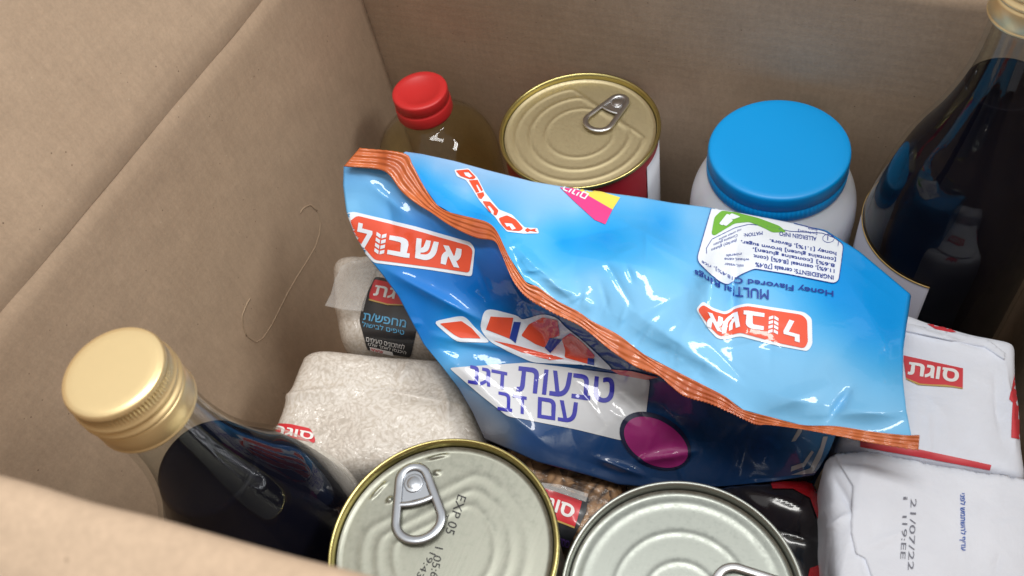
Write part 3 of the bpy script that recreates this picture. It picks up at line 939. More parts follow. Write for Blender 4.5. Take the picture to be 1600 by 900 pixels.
def crease(base, lines):
    """add raised film creases along lines on the upper side"""
    def d(W, Q, N):
        o = base(W, Q, N); P = to_px(W)
        for a_, b_, wd, am in lines: o += N * (ridge(P, a_, b_, wd, am) * (Q[:, 2] > 0))[:, None]
        U_ = Q[:, 2] > .2
        if U_.any(): lo, hi = P[U_].min(0), P[U_].max(0); o += N * (crinkles(P, 9, int(lo[0]), (*lo, *hi), (30, 100), (4, 8), .0009) * (Q[:, 2] > 0))[:, None]
        return o
    return d


def brick(px4, h, k, n, disp, bottom=FZ, flare=1.0, hs=None):
    """px4: pixel corners of the top face (far-left, far-right, near-right, near-left order by the photo), top height(s)"""
    hs = hs or [h] * 4
    T4 = [pl(x, y, hh) for (x, y), hh in zip(px4, hs)]; c = np.mean(T4, axis=0)
    B4 = [np.array([*(c[:2] + (t_[:2] - c[:2]) * flare), bottom]) for t_ in T4]
    # order so that a,b,c axes form a box: 0 near-left, 1 near-right, 2 far-right, 3 far-left
    o = [3, 2, 1, 0]
    return block([T4[i] for i in o], [B4[i] for i in o], n, k, disp), c


(V, F), c = brick([(503, 386), (740, 380), (765, 542), (524, 532)], .098, 8, (70, 50, 30), crease(wob(.0022, 18, 1.3, .00015), [((515, 480), (560, 492), 7, .002), ((545, 430), (600, 420), 7, .002)]), hs=[.106, .115, .100, .094])
riceU = thing("rice_bag", "clear rice bag with black label under the corner of the blue cereal bag", "rice bag", (c[0], c[1], FZ), "bags of white rice")
ru = fix_normals(mk("rice_filling", V, F, M_RICE, riceU))
(V, F), c = brick([(468, 530), (712, 552), (772, 712), (374, 752)], .095, 9, (130, 90, 30), crease(wob(.0022, 20, 5.1, .00015), [((430, 625), (560, 606), 9, .003), ((560, 606), (745, 640), 9, .003), ((470, 560), (560, 600), 7, .002), ((640, 560), (620, 600), 7, .0015), ((690, 600), (700, 660), 8, .002)]), hs=[.103, .094, .088, .094])
riceL = thing("rice_bag", "clear rice bag with red corner label lying in front of the black labelled rice bag", "rice bag", (c[0], c[1], FZ), "bags of white rice")
rl_ = fix_normals(mk("rice_filling", V, F, M_RICE, riceL))
RU, RL = bvh_of(ru), bvh_of(rl_)
zr = zoomed(400, 380, 2.8125)


def sheet(name, T_, B_, L_, R_, zf, material, parent, nu=60, nv=30, amp=.0015, seed=1, th=.0004, cell=30):
    S = coons(T_, B_, L_, R_, nu, nv).reshape(-1, 2)
    z = zf(S) - amp * worley(S, cell, seed)
    V = un_arr(S, z); n = len(V); d = np.array([M @ np.array([0, 0, 1])]) * th
    g0 = grid_faces(nv, nu)
    rim = list(range(nu)) + [i * nu + nu - 1 for i in range(1, nv)] + [(nv - 1) * nu + j for j in range(nu - 2, -1, -1)] + [i * nu for i in range(nv - 2, 0, -1)]
    F = g0 + [tuple(i + n for i in f)[::-1] for f in g0] + [(i, i + n, k + n, k) for i, k in zip(rim, rim[1:] + rim[:1])]
    return fix_normals(mk(name, np.concatenate([V, V + d]), F, material, parent))


def zplane(h, lift=.0):
    def f(S):
        v = np.stack([(S[:, 0] - 800) / 1400, (S[:, 1] - 450) / 1400, np.ones(len(S))], 1) @ M.T
        return (h - .5) / v[:, 2] - lift
    return f


# folded film wing at the upper bag's sealed end, and the fold over the lower bag
sheet("film_strip", zr((375, 98), (420, 80), (560, 55)), zr((302, 275), (380, 292), (470, 300)), zr((375, 98), (345, 160), (330, 220), (302, 275)), zr((560, 55), (500, 180), (470, 300)), zplane(.108), M_MILKY, riceU, amp=.0012, seed=4, cell=26)
RU2 = bvh_of(ru); RL2 = bvh_of(rl_)
lab = decal("black_label", poly_px(rounded(zr((525, 146), (640, 170), (720, 260), (710, 360), (680, 502), (490, 468), (455, 340), (470, 260)), 5)), RU2, P_BLACK, riceU, off=.0004)
decal("brand_panel", poly_px(rounded(zr((522, 160), (640, 185), (700, 272), (580, 268), (500, 246), (498, 230)), 4)), RU2, P_LRED, lab, off=.0007)
decal("gold_line", poly_px(zr((498, 246), (580, 268), (700, 273), (700, 278), (580, 274), (498, 253))), RU2, P_GOLD, lab, off=.0008)
decal("brand_lettering", [ztext(zr, heb("גת"), (516, 232), (610, 248), (12, -46), .012)], RU2, P_WHITE, lab, off=.0009, maxe=4)
decal("cyan_lettering", [ztext(zr, heb("מחפש/ת"), (472, 338), (660, 372), (4, -36), .01), ztext(zr, heb("טיפים לבישול"), (468, 366), (652, 402), (2, -22))], RU2, P_CYAN, lab, off=.0007, maxe=4)
decal("white_lettering", [ztext(zr, heb("למתכונים טעימים"), (486, 428), (654, 464), (2, -22)), ztext(zr, heb("היכנסו לאתר שלנו"), (494, 446), (660, 484), (2, -15))], RU2, P_WHITE, lab, off=.0007, maxe=4)
decal("web_strip", poly_px(zr((500, 452), (600, 474), (606, 492), (506, 470))), RU2, P_WHITE, lab, off=.0007)
decal("red_lettering", [ztext(zr, "www", (506, 468), (560, 481), (1, -12))], RU2, P_LRED, lab, off=.0009, maxe=4)
lab = decal("red_label", poly_px(rounded(zr((60, 790), (150, 795), (240, 815), (262, 862), (258, 880), (50, 830)), 4)), RL2, P_LRED, riceL, off=.0004)
decal("brand_lettering", [ztext(zr, heb("סוגת"), (66, 832), (250, 868), (8, -34), .015)], RL2, P_WHITE, lab, off=.0007, maxe=4)

# ------------------------------------------------------------------ brown grain bag between the cans
(V, F), c = brick([(790, 660), (985, 735), (960, 850), (750, 810)], .085, 8, (60, 60, 24), wob(.003, 25, 9.2, .0008), hs=[.080, .080, .080, .080])
grain = thing("grain_bag", "bag of brown grain with black and red label between the two silver cans", "grain bag", (c[0], c[1], FZ))
gb = fix_normals(mk("grain_filling", V, F, M_GRAIN, grain)); GB = bvh_of(gb)
zg = zoomed(840, 640, 3.46)
lab = decal("black_label", poly_px(zg((-10, 398), (90, 420), (275, 478), (262, 560), (180, 720), (120, 780), (20, 760))), GB, P_BLACK, grain, off=.0006)
decal("brand_panel", poly_px(zg((20, 424), (60, 432), (240, 500), (205, 632), (90, 590), (40, 570))), GB, P_LRED, lab, off=.0009)
decal("gold_line", poly_px(zg((90, 590), (205, 632), (203, 640), (88, 598))), GB, P_GOLD, lab, off=.0010)
decal("brand_lettering", [ztext(zg, heb("סו"), (92, 556), (188, 592), (20, -66), .02), ztext(zg, heb("ג"), (52, 542), (84, 552), (14, -64), .02)], GB, P_WHITE, lab, off=.0011, maxe=4)
decal("purple_lettering", [ztext(zg, heb("כוסמת"), (98, 718), (170, 742), (6, -40), .01)], GB, P_PURPLE, lab, off=.0009, maxe=4)
sheet("film_strip", zg((20, 395), (120, 405), (275, 455)), zg((15, 425), (110, 448), (262, 500)), zg((20, 395), (15, 425)), zg((275, 455), (262, 500)), zplane(.088), M_MILKY, grain, amp=.001, seed=12, cell=14, nu=40, nv=12)  # milky strip drawn in place of the white highlight on the foil

# ------------------------------------------------------------------ black bag with red edge
(V, F), c = brick([(1100, 742), (1286, 728), (1302, 960), (1130, 990)], .10, 7, (60, 70, 26), crease(wob(.003, 26, 3.7, .0003), [((1180, 770), (1260, 800), 6, .002), ((1210, 830), (1275, 850), 5, .002), ((1150, 760), (1200, 800), 6, -.002)]), hs=[.098, .098, .104, .104])
dark = thing("plastic_bag", "shiny black plastic bag with a red edge beside the right silver can", "plastic bag", (c[0], c[1], FZ))
db = fix_normals(mk("bag_film", V, F, M_BLACKBAG, dark)); DB = bvh_of(db); zb = zoomed(840, 640, 3.46)
decal("red_edge", poly_px(zb((1260, 395), (1380, 345), (1500, 350), (1580, 420), (1600, 560), (1600, 1000), (1440, 1000), (1470, 860), (1520, 840), (1512, 600), (1470, 480), (1380, 430), (1270, 430))), DB, M_BAGRED, dark, off=.0005)


# ------------------------------------------------------------------ white paper packs
def pack_disp(seed, xl=None):
    def d(W, Q, N):
        if xl: W[:, 2] -= .006 * np.clip((xl - W[:, 0]) / .014, 0, 1) * np.clip(Q[:, 2], 0, 1)
        o = np.array([.0018 * noise.noise(Vector(p * 26) + Vector((seed, 0, 0))) + .0007 * noise.noise(Vector(p * 90) + Vector((0, seed, 0))) for p in W])
        return N * o[:, None]
    return d


(V, F), c = brick([(1375, 476), (1592, 530), (1612, 752), (1305, 694)], .13, 20, (110, 110, 40), crease(pack_disp(2), [((1400, 512), (1565, 556), 5, .0016), ((1572, 566), (1590, 715), 5, .0018), ((1556, 580), (1572, 700), 6, -.0012), ((1360, 672), (1420, 690), 6, .0012)]), hs=[.128, .128, .130, .132])
packU = thing("paper_pack", "white paper pack with red name panel behind the other white pack", "paper pack", (c[0], c[1], FZ), "white paper packs")
pu = fix_normals(mk("paper_wrap", V, F, M_PAPER, packU)); PU = bvh_of(pu)
(V, F), c = brick([(1294, 690), (1650, 752), (1700, 1000), (1302, 950)], .14, 22, (130, 110, 40), crease(pack_disp(6, pl(1334, 800, .14)[0]), [((1300, 740), (1332, 800), 6, -.002), ((1290, 830), (1330, 800), 7, .002), ((1340, 860), (1420, 830), 8, .001)]), hs=[.139, .139, .141, .141])
packL = thing("paper_pack", "white paper pack with blue writing and stamped date in front of the other white pack", "paper pack", (c[0], c[1], FZ), "white paper packs")
pl_ = fix_normals(mk("paper_wrap", V, F, M_PAPER, packL)); PL = bvh_of(pl_)
zp = zoomed(1200, 480, 3.75); zq = zoomed(1200, 660, 3.75)
lab = decal("name_panel", poly_px(zp((790, 283), (1142, 360), (1140, 475), (1095, 466), (1040, 457), (960, 455), (890, 450), (808, 417))), PU, P_RED, packU, off=.0003)
decal("brand_lettering", [ztext(zp, heb("סוגת"), (816, 398), (1112, 446), (10, -76), .02)], PU, P_WHITE, lab, off=.0005, maxe=4)
decal("gold_line", poly_px(zp((808, 417), (890, 450), (960, 455), (1040, 457), (1095, 466), (1140, 475), (1140, 481), (1080, 471), (960, 463), (880, 458), (808, 424))), PU, P_GOLD, lab, off=.0004)
decal("red_stripe", poly_px(zq((540, 92), (720, 128), (900, 162), (1308, 250), (1300, 280), (860, 198), (540, 142))), PU, P_RED, packU, off=.0003)
decal("red_stripe", poly_px(zp((930, 100), (1040, 112), (1145, 150), (1060, 148), (1000, 140))), PU, P_RED, packU, off=.0003)
decal("red_side_panel", poly_px(zp((1442, 390), (1500, 560), (1495, 700), (1472, 775), (1425, 765), (1432, 560), (1414, 540))), PU, P_RED, packU, off=.0003)
decal("folded_paper", poly_px(zp((790, 100), (1290, 200), (1385, 275), (1385, 310), (1270, 235), (790, 140))), PU, M_PAPER, packU, off=.0010, thick=.0012)
flapL = decal("folded_flap", poly_px(zq((358, 140), (900, 172), (1560, 300), (1560, 1000), (640, 1000), (570, 800), (515, 770), (488, 650), (500, 375))), PL, M_PAPER, packL, off=.0009, thick=.0012)
PL2 = bvh_of(pl_, flapL)
decal("stamped_date", [ztext(zq, "21/07/22", (836, 448), (818, 866), (34, 2)), ztext(zq, "19:EE", (786, 590), (774, 800), (30, 2)), ztext(zq, "i", (792, 436), (791, 456), (24, 0)), ztext(zq, "1", (788, 548), (787, 560), (24, 0))], PL2, P_GREY, packL, off=.0003, maxe=4)
decal("blue_lettering", [ztext(zq, heb("עדיף להשתמש לפני"), (1116, 416), (1122, 752), (42, 0), .016)], PL2, P_BLUE, packL, off=.0003, maxe=4)

# ------------------------------------------------------------------ the cereal bag
bag = thing("cereal_bag", "crumpled blue cereal bag with orange seal lying across the middle of the box", "cereal bag", (-.09, .22, FZ))
UP = [(562, 231), (630, 239), (645, 258), (663, 292), (683, 320), (704, 332), (737, 340), (763, 348), (778, 364), (795, 400), (821, 440), (840, 448), (871, 470), (904, 487), (924, 501), (966, 523), (1007, 554), (1049, 576), (1098, 601), (1134, 620), (1161, 640), (1202, 651), (1253, 664), (1307, 666), (1360, 674), (1413, 680), (1437, 680)]
LO = [(537, 260), (599, 267), (627, 299), (653, 320), (673, 332), (704, 353), (742, 371), (772, 377), (783, 396), (802, 440), (827, 468), (866, 490), (910, 512), (952, 546), (993, 573), (1029, 587), (1049, 604), (1071, 620), (1109, 631), (1147, 648), (1180, 663), (1202, 664), (1253, 671), (1307, 681), (1360, 692), (1435, 704)]
seal_z = [(537, 260, .462), (599, 250, .462), (660, 305, .455), (704, 342, .447), (770, 362, .434), (800, 425, .426), (866, 480, .420), (930, 515, .414), (993, 558, .404), (1049, 590, .395), (1109, 616, .386), (1180, 655, .374), (1253, 666, .363), (1360, 682, .350), (1437, 692, .341)]

# back panel, printed side up
TB = [(630, 239), (645, 258), (663, 292), (683, 320), (704, 332), (737, 340), (763, 348), (778, 364), (795, 400), (821, 440), (840, 448), (871, 470), (904, 487), (924, 501), (966, 523), (1007, 554), (1049, 576), (1098, 601), (1134, 620), (1161, 640), (1202, 651), (1253, 664), (1307, 667), (1360, 675), (1424, 681)]
BB = [(634, 237), (660, 241), (710, 252), (760, 266), (830, 284), (900, 296), (1000, 309), (1050, 318), (1100, 324), (1200, 343), (1288, 360), (1340, 393), (1418, 458)]
RB = [(1424, 681), (1416, 640), (1410, 590), (1409, 540), (1412, 500), (1418, 458)]
nu, nv = 300, 130
S = coons(TB, BB, [(630, 239), (632, 238), (634, 237)], RB, nu, nv); P = S.reshape(-1, 2)
back_z = seal_z[2:] + [(630, 239, .466), (645, 258, .462), (660, 241, .474), (760, 267, .470), (900, 296, .460), (1000, 310, .452), (1100, 325, .444), (1200, 345, .434), (1290, 360, .423), (1420, 460, .390), (1411, 560, .368),
                       (1000, 420, .413), (1100, 480, .396), (1250, 520, .3815), (1300, 620, .362), (850, 350, .436), (1200, 420, .402), (730, 290, .454), (920, 420, .422), (1020, 510, .404), (1380, 600, .356)]
z = soft(back_z, P, 16)[:, 0]
vv = np.repeat(np.linspace(0, 1, nv), nu)
edge = np.clip(vv / .12, 0, 1) * np.clip((1 - vv) / .1, 0, 1)
dz = .0012 * worley(P, 110, 3) + .0003 * worley(P, 45, 5) + .00015 * waves(P, .05, 2)
for a_, b_, wd, am in [((800, 380), (905, 480), 13, .0035), ((690, 290), (790, 350), 16, -.003), ((1090, 450), (1170, 400), 16, .004), ((1060, 540), (1110, 440), 24, .002), ((1150, 376), (1142, 520), 11, -.006), ((1118, 390), (1104, 500), 16, .004),
                       ((1170, 655), (1300, 602), 26, .0045), ((1230, 652), (1425, 642), 24, .004), ((1288, 668), (1330, 606), 8, -.0035), ((900, 400), (1040, 420), 22, .003), ((860, 380), (1000, 350), 18, -.002),
                       ((980, 480), (1150, 600), 24, .003), ((1300, 400), (1400, 560), 30, .003), ((1000, 370), (1090, 420), 9, .002), ((940, 330), (1080, 400), 12, .002)]:
    dz += ridge(P, a_, b_, wd, am)
dz += (crinkles(P, 40, 77, (820, 330, 1300, 600), (30, 110), (4, 8), .0008) + across(P, TB[7:19], 22, 78, (14, 50), (3, 7), .0012)) * np.clip((1230 - P[:, 0]) / 60 + np.clip((560 - P[:, 1]) / 60, 0, 1), 0, 1)
z = z - dz * edge
W = un_arr(P, z)
# the printed design of the film (colours of the ink)
LB, MB_, DB_ = (116, 186, 232), (8, 148, 228), (10, 112, 206)
ink = [(640, 245, (112, 165, 215)), (690, 265, (120, 176, 225)), (740, 300, (120, 178, 226)), (830, 340, (122, 188, 234)), (900, 320, (132, 192, 238)), (660, 280, MB_), (700, 310, MB_), (760, 335, MB_), (800, 380, (60, 170, 232)), (880, 375, MB_), (950, 372, MB_), (1040, 350, (40, 152, 226)), (1000, 320, (96, 176, 230)), (1080, 340, (110, 180, 230)),
       (860, 440, LB), (930, 430, LB), (1000, 440, LB), (960, 500, LB), (1050, 540, LB), (1120, 600, LB), (1060, 450, LB), (1130, 480, (122, 190, 232)), (1200, 480, (110, 182, 232)), (1300, 470, MB_), (1380, 460, MB_), (1320, 420, MB_), (1390, 520, MB_), (1340, 530, (40, 156, 228)), (1290, 560, LB), (1200, 620, LB), (1300, 640, LB), (1400, 640, LB), (1390, 590, (90, 176, 230)), (1230, 560, LB), (1320, 590, LB)]
colr = np.clip(rbf([(x, y, *c_) for x, y, c_ in ink], P + np.stack([waves(P, .02, 9) * 5, waves(P, .02, 10) * 5], 1)), 0, 255) / 255
lin = np.where(colr < .04045, colr / 12.92, ((colr + .055) / 1.055) ** 2.4)
# hidden turn over the far edge and right edge, down behind the bag
ring = [(nv - 1) * nu + j for j in range(nu)] + [i * nu + nu - 1 for i in range(nv - 2, -1, -1)]
ctr = W.mean(0); extra, ecol, F = [], [], grid_faces(nv, nu)
prev = ring; n0 = len(W)
steps = [(.0012, -.0008), (.0022, -.003), (.0028, -.008), (.003, -.02), (.001, -.045), (-.006, -.10), (-.016, -.20)]
for s_i, (o_, dzz) in enumerate(steps):
    cur = []
    for k_, i in enumerate(ring):
        d = W[i][:2] - np.array([W[i][0] * .75 + ctr[0] * .25, ctr[1]]); d /= np.linalg.norm(d)
        f_ = 1.0 if k_ < nu else max(.02, 1 - (k_ - nu) / (nv * .85))
        q = W[i].copy(); q[:2] += d * o_ * f_; q[2] = max(FZ + .004, q[2] + dzz * f_)
        cur.append(n0 + len(extra)); extra.append(q); ecol.append(lin[i])
    for a_, b_, c_, d_ in zip(prev, prev[1:], cur[1:], cur): F.append((a_, b_, c_, d_))
    prev = cur
Wb = np.vstack([W, extra]); lc = np.vstack([lin, ecol])
bp = mk("back_panel", Wb, F, M_FILM, bag, colors=np.c_[lc, np.ones(len(lc))])

# front panel, hanging below the seal
TF_ = [(537, 260), (599, 266)] + UP[2:10] + [(811, 436), (834, 456), (868, 478), (907, 498), (938, 520), (980, 548), (1018, 570), (1049, 588), (1104, 614), (1140, 634), (1180, 656), (1250, 668), (1306, 680)]
LF = [(537, 260), (536, 290), (541, 330), (553, 365), (572, 398), (598, 430), (622, 462), (642, 500), (662, 538), (690, 572), (716, 606), (738, 644), (757, 686)]
BF = [(757, 686), (800, 704), (840, 722), (886, 734), (930, 746), (966, 757), (1050, 764), (1130, 760), (1210, 752), (1272, 742)]
RF = [(1306, 680), (1298, 700), (1284, 725), (1272, 742)]
nu2, nv2 = 300, 150
S = coons(TF_, BF, LF, RF, nu2, nv2); P2 = S.reshape(-1, 2)
front_z = [(x, y + 6, zz + .004) for x, y, zz in seal_z[:-1]] + [(545, 340, .463), (600, 430, .463), (665, 540, .459), (700, 590, .453), (757, 686, .443), (620, 350, .4585), (700, 400, .455), (640, 400, .4585), (700, 480, .455), (780, 560, .456), (850, 610, .446), (850, 680, .440), (930, 746, .437),
          (830, 500, .450), (890, 545, .447), (950, 580, .441), (1040, 630, .424), (1100, 690, .424), (1000, 680, .430), (1200, 700, .408), (1272, 742, .404), (1130, 755, .425), (900, 620, .440), (760, 460, .450), (1000, 620, .432), (960, 650, .432)]
z2 = soft(front_z, P2, 12)[:, 0]
dz = .0013 * worley(P2, 85, 21) + .0004 * worley(P2, 40, 22)
for a_, b_, wd, am in [((600, 420), (760, 505), 10, .0035), ((680, 525), (1010, 590), 9, .004), ((700, 540), (960, 565), 12, -.004), ((700, 560), (860, 700), 12, .002), ((790, 380), (840, 470), 9, .003), ((740, 400), (770, 470), 10, -.002),
                       ((990, 720), (1090, 705), 8, .003), ((930, 715), (1010, 745), 7, .003), ((1240, 690), (1260, 745), 6, .002), ((600, 290), (620, 380), 14, -.002), ((570, 280), (640, 340), 10, .002)]:
    dz += ridge(P2, a_, b_, wd, am)
dz += crinkles(P2, 26, 87, (560, 300, 1280, 750), (30, 100), (3.5, 7), .0009) + across(P2, [(p[0], p[1]) for p in BF[::-1]], 24, 88, (20, 60), (4, 8), .0016)
v2 = np.repeat(np.linspace(0, 1, nv2), nu2)
z2 = z2 - dz * np.clip(v2 / .08, 0, 1) * np.clip((1 - v2) / .06, .2, 1)
W2 = un_arr(P2, z2)
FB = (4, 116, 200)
ink_and_reflection = [(545, 275, (90, 160, 216)), (590, 290, (96, 168, 222)), (600, 330, (84, 160, 218)), (545, 320, (110, 180, 228)), (660, 350, (40, 122, 200)), (720, 380, FB), (780, 400, (10, 92, 176)), (620, 430, FB), (700, 470, FB), (760, 470, (4, 104, 190)), (820, 470, (6, 84, 160)), (660, 520, FB), (720, 540, (70, 160, 220)), (760, 545, (70, 156, 216)), (700, 560, (80, 164, 222)), (760, 580, (50, 130, 196)), (712, 604, (64, 84, 110)), (735, 635, (66, 74, 88)), (765, 660, (70, 76, 88)), (745, 605, (80, 110, 140)), (790, 690, (64, 66, 74)),  # grey points at lower left: reflection of the rice put into the colour
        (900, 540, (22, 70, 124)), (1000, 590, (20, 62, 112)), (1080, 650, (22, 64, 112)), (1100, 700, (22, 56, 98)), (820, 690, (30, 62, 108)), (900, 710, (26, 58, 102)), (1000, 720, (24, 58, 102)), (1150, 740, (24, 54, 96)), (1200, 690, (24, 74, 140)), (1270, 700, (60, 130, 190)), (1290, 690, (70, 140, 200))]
colr = np.clip(rbf([(x, y, *c_) for x, y, c_ in ink_and_reflection], P2 + np.stack([waves(P2, .02, 19) * 4, waves(P2, .02, 20) * 4], 1)), 0, 255) / 255
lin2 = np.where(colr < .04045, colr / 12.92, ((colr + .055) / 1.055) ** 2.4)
ring = [i * nu2 for i in range(nv2)] + [(nv2 - 1) * nu2 + j for j in range(1, nu2)]
extra, ecol, F = [], [], grid_faces(nv2, nu2); prev = ring; n0 = len(W2)
for s_i, (o_, dzz) in enumerate([(.002, -.002), (.006, -.008), (.012, -.02), (.018, -.06), (.02, -.16)]):
    cur = []
    for k_, i in enumerate(ring):
        q = W2[i].copy(); q += (np.array([.03, .9, 0]) * o_); q[2] = max(FZ + .003, q[2] + dzz)
        cur.append(n0 + len(extra)); extra.append(q); ecol.append(lin2[i])
    for a_, b_, c_, d_ in zip(prev, prev[1:], cur[1:], cur): F.append((a_, b_, c_, d_))
    prev = cur
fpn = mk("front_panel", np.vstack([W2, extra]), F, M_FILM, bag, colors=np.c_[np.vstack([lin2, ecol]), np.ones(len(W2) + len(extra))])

# seal strip: crimped orange band along the bag's top, saw-tooth free edge
nu3, nv3 = 520, 22
UPr, LOr = resample(smooth_prof(UP, 4), nu3), resample(smooth_prof(LO, 4), nu3)
# pair the two edges by nearest progress along the lower one
pair = []
A, B = np.array(smooth_prof(UP, 8)), np.array(smooth_prof(LO, 8))
ta = np.linspace(0, 1, len(A)); tb = np.linspace(0, 1, len(B))
UPr = np.stack([np.interp(np.linspace(0, 1, nu3), ta, A[:, k]) for k in (0, 1)], 1)
LOr = np.stack([np.interp(np.linspace(0, 1, nu3), tb, B[:, k]) for k in (0, 1)], 1)
tooth = np.abs(((np.arange(nu3) * .36) % 1) - .5) * 2
dirv = LOr - UPr; dl = np.linalg.norm(dirv, axis=1)[:, None] + 1e-6
LOr = LOr + dirv / dl * (tooth[:, None] - .5) * 3.2 * np.clip((LOr[:, :1] - 780) / 60, 0, 1)
UPr[:30] += (dirv / dl)[:30] * (tooth[:30, None] - .5) * -1.5
SS = UPr[None] + (LOr - UPr)[None] * np.linspace(0, 1, nv3)[:, None, None]
P3 = SS.reshape(-1, 2); z3 = soft(seal_z, P3, 10)[:, 0] - .0022
t3 = np.repeat(np.linspace(0, 1, nv3), nu3); wd3 = np.tile(dl[:, 0], nv3)
z3 -= .00042 * np.sin(t3 * 2 * math.pi * 3.5) * np.clip(wd3 / 16, .2, 1) * np.clip(1.25 - (P3[:, 0] - 640) / 260, .35, 1) + .0005 * waves(P3, .06, 31) + .0003 * waves(P3, .22, 33)
z3 -= .0016 * np.exp(-((P3[:, 0] - 606) / 9) ** 2)
W3 = un_arr(P3, z3); n3 = len(W3); back = W3 + (M @ np.array([0, 0, 1])) * .0009
g0 = grid_faces(nv3, nu3)
rim = list(range(nu3)) + [i * nu3 + nu3 - 1 for i in range(1, nv3)] + [(nv3 - 1) * nu3 + j for j in range(nu3 - 2, -1, -1)] + [i * nu3 for i in range(nv3 - 2, 0, -1)]
fix_normals(mk("seal_strip", np.vstack([W3, back]), g0 + [tuple(i + n3 for i in f)[::-1] for f in g0] + [(i, i + n3, k + n3, k) for i, k in zip(rim, rim[1:] + rim[:1])], M_SEAL, bag))

BPv, FPv = bvh_of(bp), bvh_of(fpn)
z5 = zoomed(520, 220, 3.914); z4 = zoomed(1040, 300, 3.6); z6 = zoomed(660, 440, 3.6); z8 = zoomed(680, 240, 5.0); ze = zoomed(900, 560, 3.636)


def wheat(z, o, up, right, n=4):
    o, up, right = (np.array(k, float) for k in (o, up, right)); out = []
    for i in range(n):
        a = o + up * (i / n)
        for s in (-1, 1):
            q = [a + right * s * .06, a + right * s * .5 + up * .10, a + right * s * .5 + up * .26, a + right * s * .06 + up * .17]
            out.append(poly_px(z(*[tuple(p) for p in q])))
    return out


# front name panel
plate = decal("logo_plate", poly_px(rounded(z5((60, 446), (128, 434), (500, 522), (845, 620), (872, 660), (852, 830), (600, 790), (250, 745), (120, 600)), 5)), FPv, INK_WHITE, bag, off=.0003)
decal("logo_red_field", poly_px(rounded(z5((70, 520), (150, 458), (480, 540), (835, 640), (860, 668), (838, 806), (600, 772), (258, 728), (140, 590)), 5)), FPv, INK_RED, plate, off=.0005)
decal("logo_lettering", [ztext(z5, "א", (660, 752), (778, 780), (20, -118), .03), ztext(z5, "ש", (494, 716), (630, 742), (22, -122), .03), ztext(z5, "ב", (334, 694), (470, 718), (16, -118), .03),
                         ztext(z5, "ל", (140, 640), (232, 664), (20, -140), .03)] + wheat(z5, (285, 694), (16, -130), (60, 12)), FPv, INK_WHITE, plate, off=.0007, maxe=4)
# front red word, half lost in the fold
wpl = decal("name_outline", [poly_px(rounded(z6((60, 225), (205, 192), (245, 196), (300, 262), (388, 345), (200, 338), (165, 318)), 10)),
                             poly_px(rounded(z6((345, 165), (385, 152), (540, 190), (560, 215), (680, 178), (760, 200), (800, 250), (905, 330), (1000, 420), (1080, 500), (930, 470), (800, 462), (620, 455), (500, 400), (380, 340), (322, 265)), 10))], FPv, INK_WHITE, bag, off=.0003)
decal("name_lettering", [poly_px(rounded(z6((100, 235), (222, 220), (280, 262), (330, 320), (215, 318), (180, 300)), 2)), poly_px(z6((385, 195), (512, 200), (490, 320), (358, 268))),
                         poly_px(rounded(z6((556, 302), (600, 238), (680, 198), (762, 214), (775, 300), (715, 318), (690, 368), (640, 350)), 3)), poly_px(rounded(z6((785, 318), (835, 285), (905, 340), (975, 415), (932, 466), (800, 430), (806, 385)), 3)),
                         poly_px(z6((400, 330), (520, 355), (700, 405), (800, 440), (720, 440), (560, 400))),
                         poly_px(z6((1060, 492), (1180, 500), (1330, 535), (1260, 548), (1110, 520)))], FPv, INK_RED, wpl, off=.0005)
decal("name_shading_bars", [poly_px(z6((515, 222), (555, 225), (525, 345), (490, 318))), poly_px(z6((720, 312), (788, 322), (720, 398), (690, 368))), poly_px(z6((935, 425), (970, 430), (968, 472), (930, 466)))], FPv, INK_NAVY, wpl, off=.0006)
# pale band with the product text
band = decal("text_band", poly_px(rounded(z6((150, 485), (600, 455), (1000, 505), (1270, 540), (1282, 560), (1262, 722), (1240, 905), (1100, 888), (860, 830), (480, 758), (330, 640)), 6)), FPv, INK_PALE, bag, off=.0003)
decal("band_lettering", [ztext(z6, heb("טבעות"), (528, 622), (1075, 690), (14, -150), .012), ztext(z6, heb("דגנ"), (258, 572), (472, 614), (6, -104), .012),
                         ztext(z6, heb("עם"), (648, 768), (872, 800), (4, -120), .012), ztext(z6, heb("דב"), (424, 722), (584, 752), (4, -104), .012)], FPv, INK_VIOLET, band, off=.0005, maxe=4)
el = lambda cx, cy, a, b_, r: [(cx + a * math.cos(q) * math.cos(r) - b_ * math.sin(q) * math.sin(r), cy + a * math.cos(q) * math.sin(r) + b_ * math.sin(q) * math.cos(r)) for q in np.linspace(0, 2 * math.pi, 40)[:-1]]
ov = decal("oval_outline", poly_px(el(1024, 688, 60, 40, .5)), FPv, film_ink("bag_dark_ink", srgb(24, 30, 60)), bag, off=.0007)
decal("plain_magenta_oval", poly_px(el(1025, 690, 54, 34, .5)), FPv, film_ink("bag_magenta_ink", srgb(150, 40, 110)), ov, off=.0009)
decal("white_stripes", [poly_px(ze((1225, 470), (1265, 395), (1295, 395), (1250, 465))), poly_px(ze((1222, 660), (1330, 620), (1390, 500), (1405, 440), (1432, 440), (1395, 560), (1345, 650))), poly_px(ze((1225, 612), (1290, 590), (1340, 520), (1352, 528), (1300, 610), (1222, 640)))], FPv, INK_PALE, bag, off=.0003)
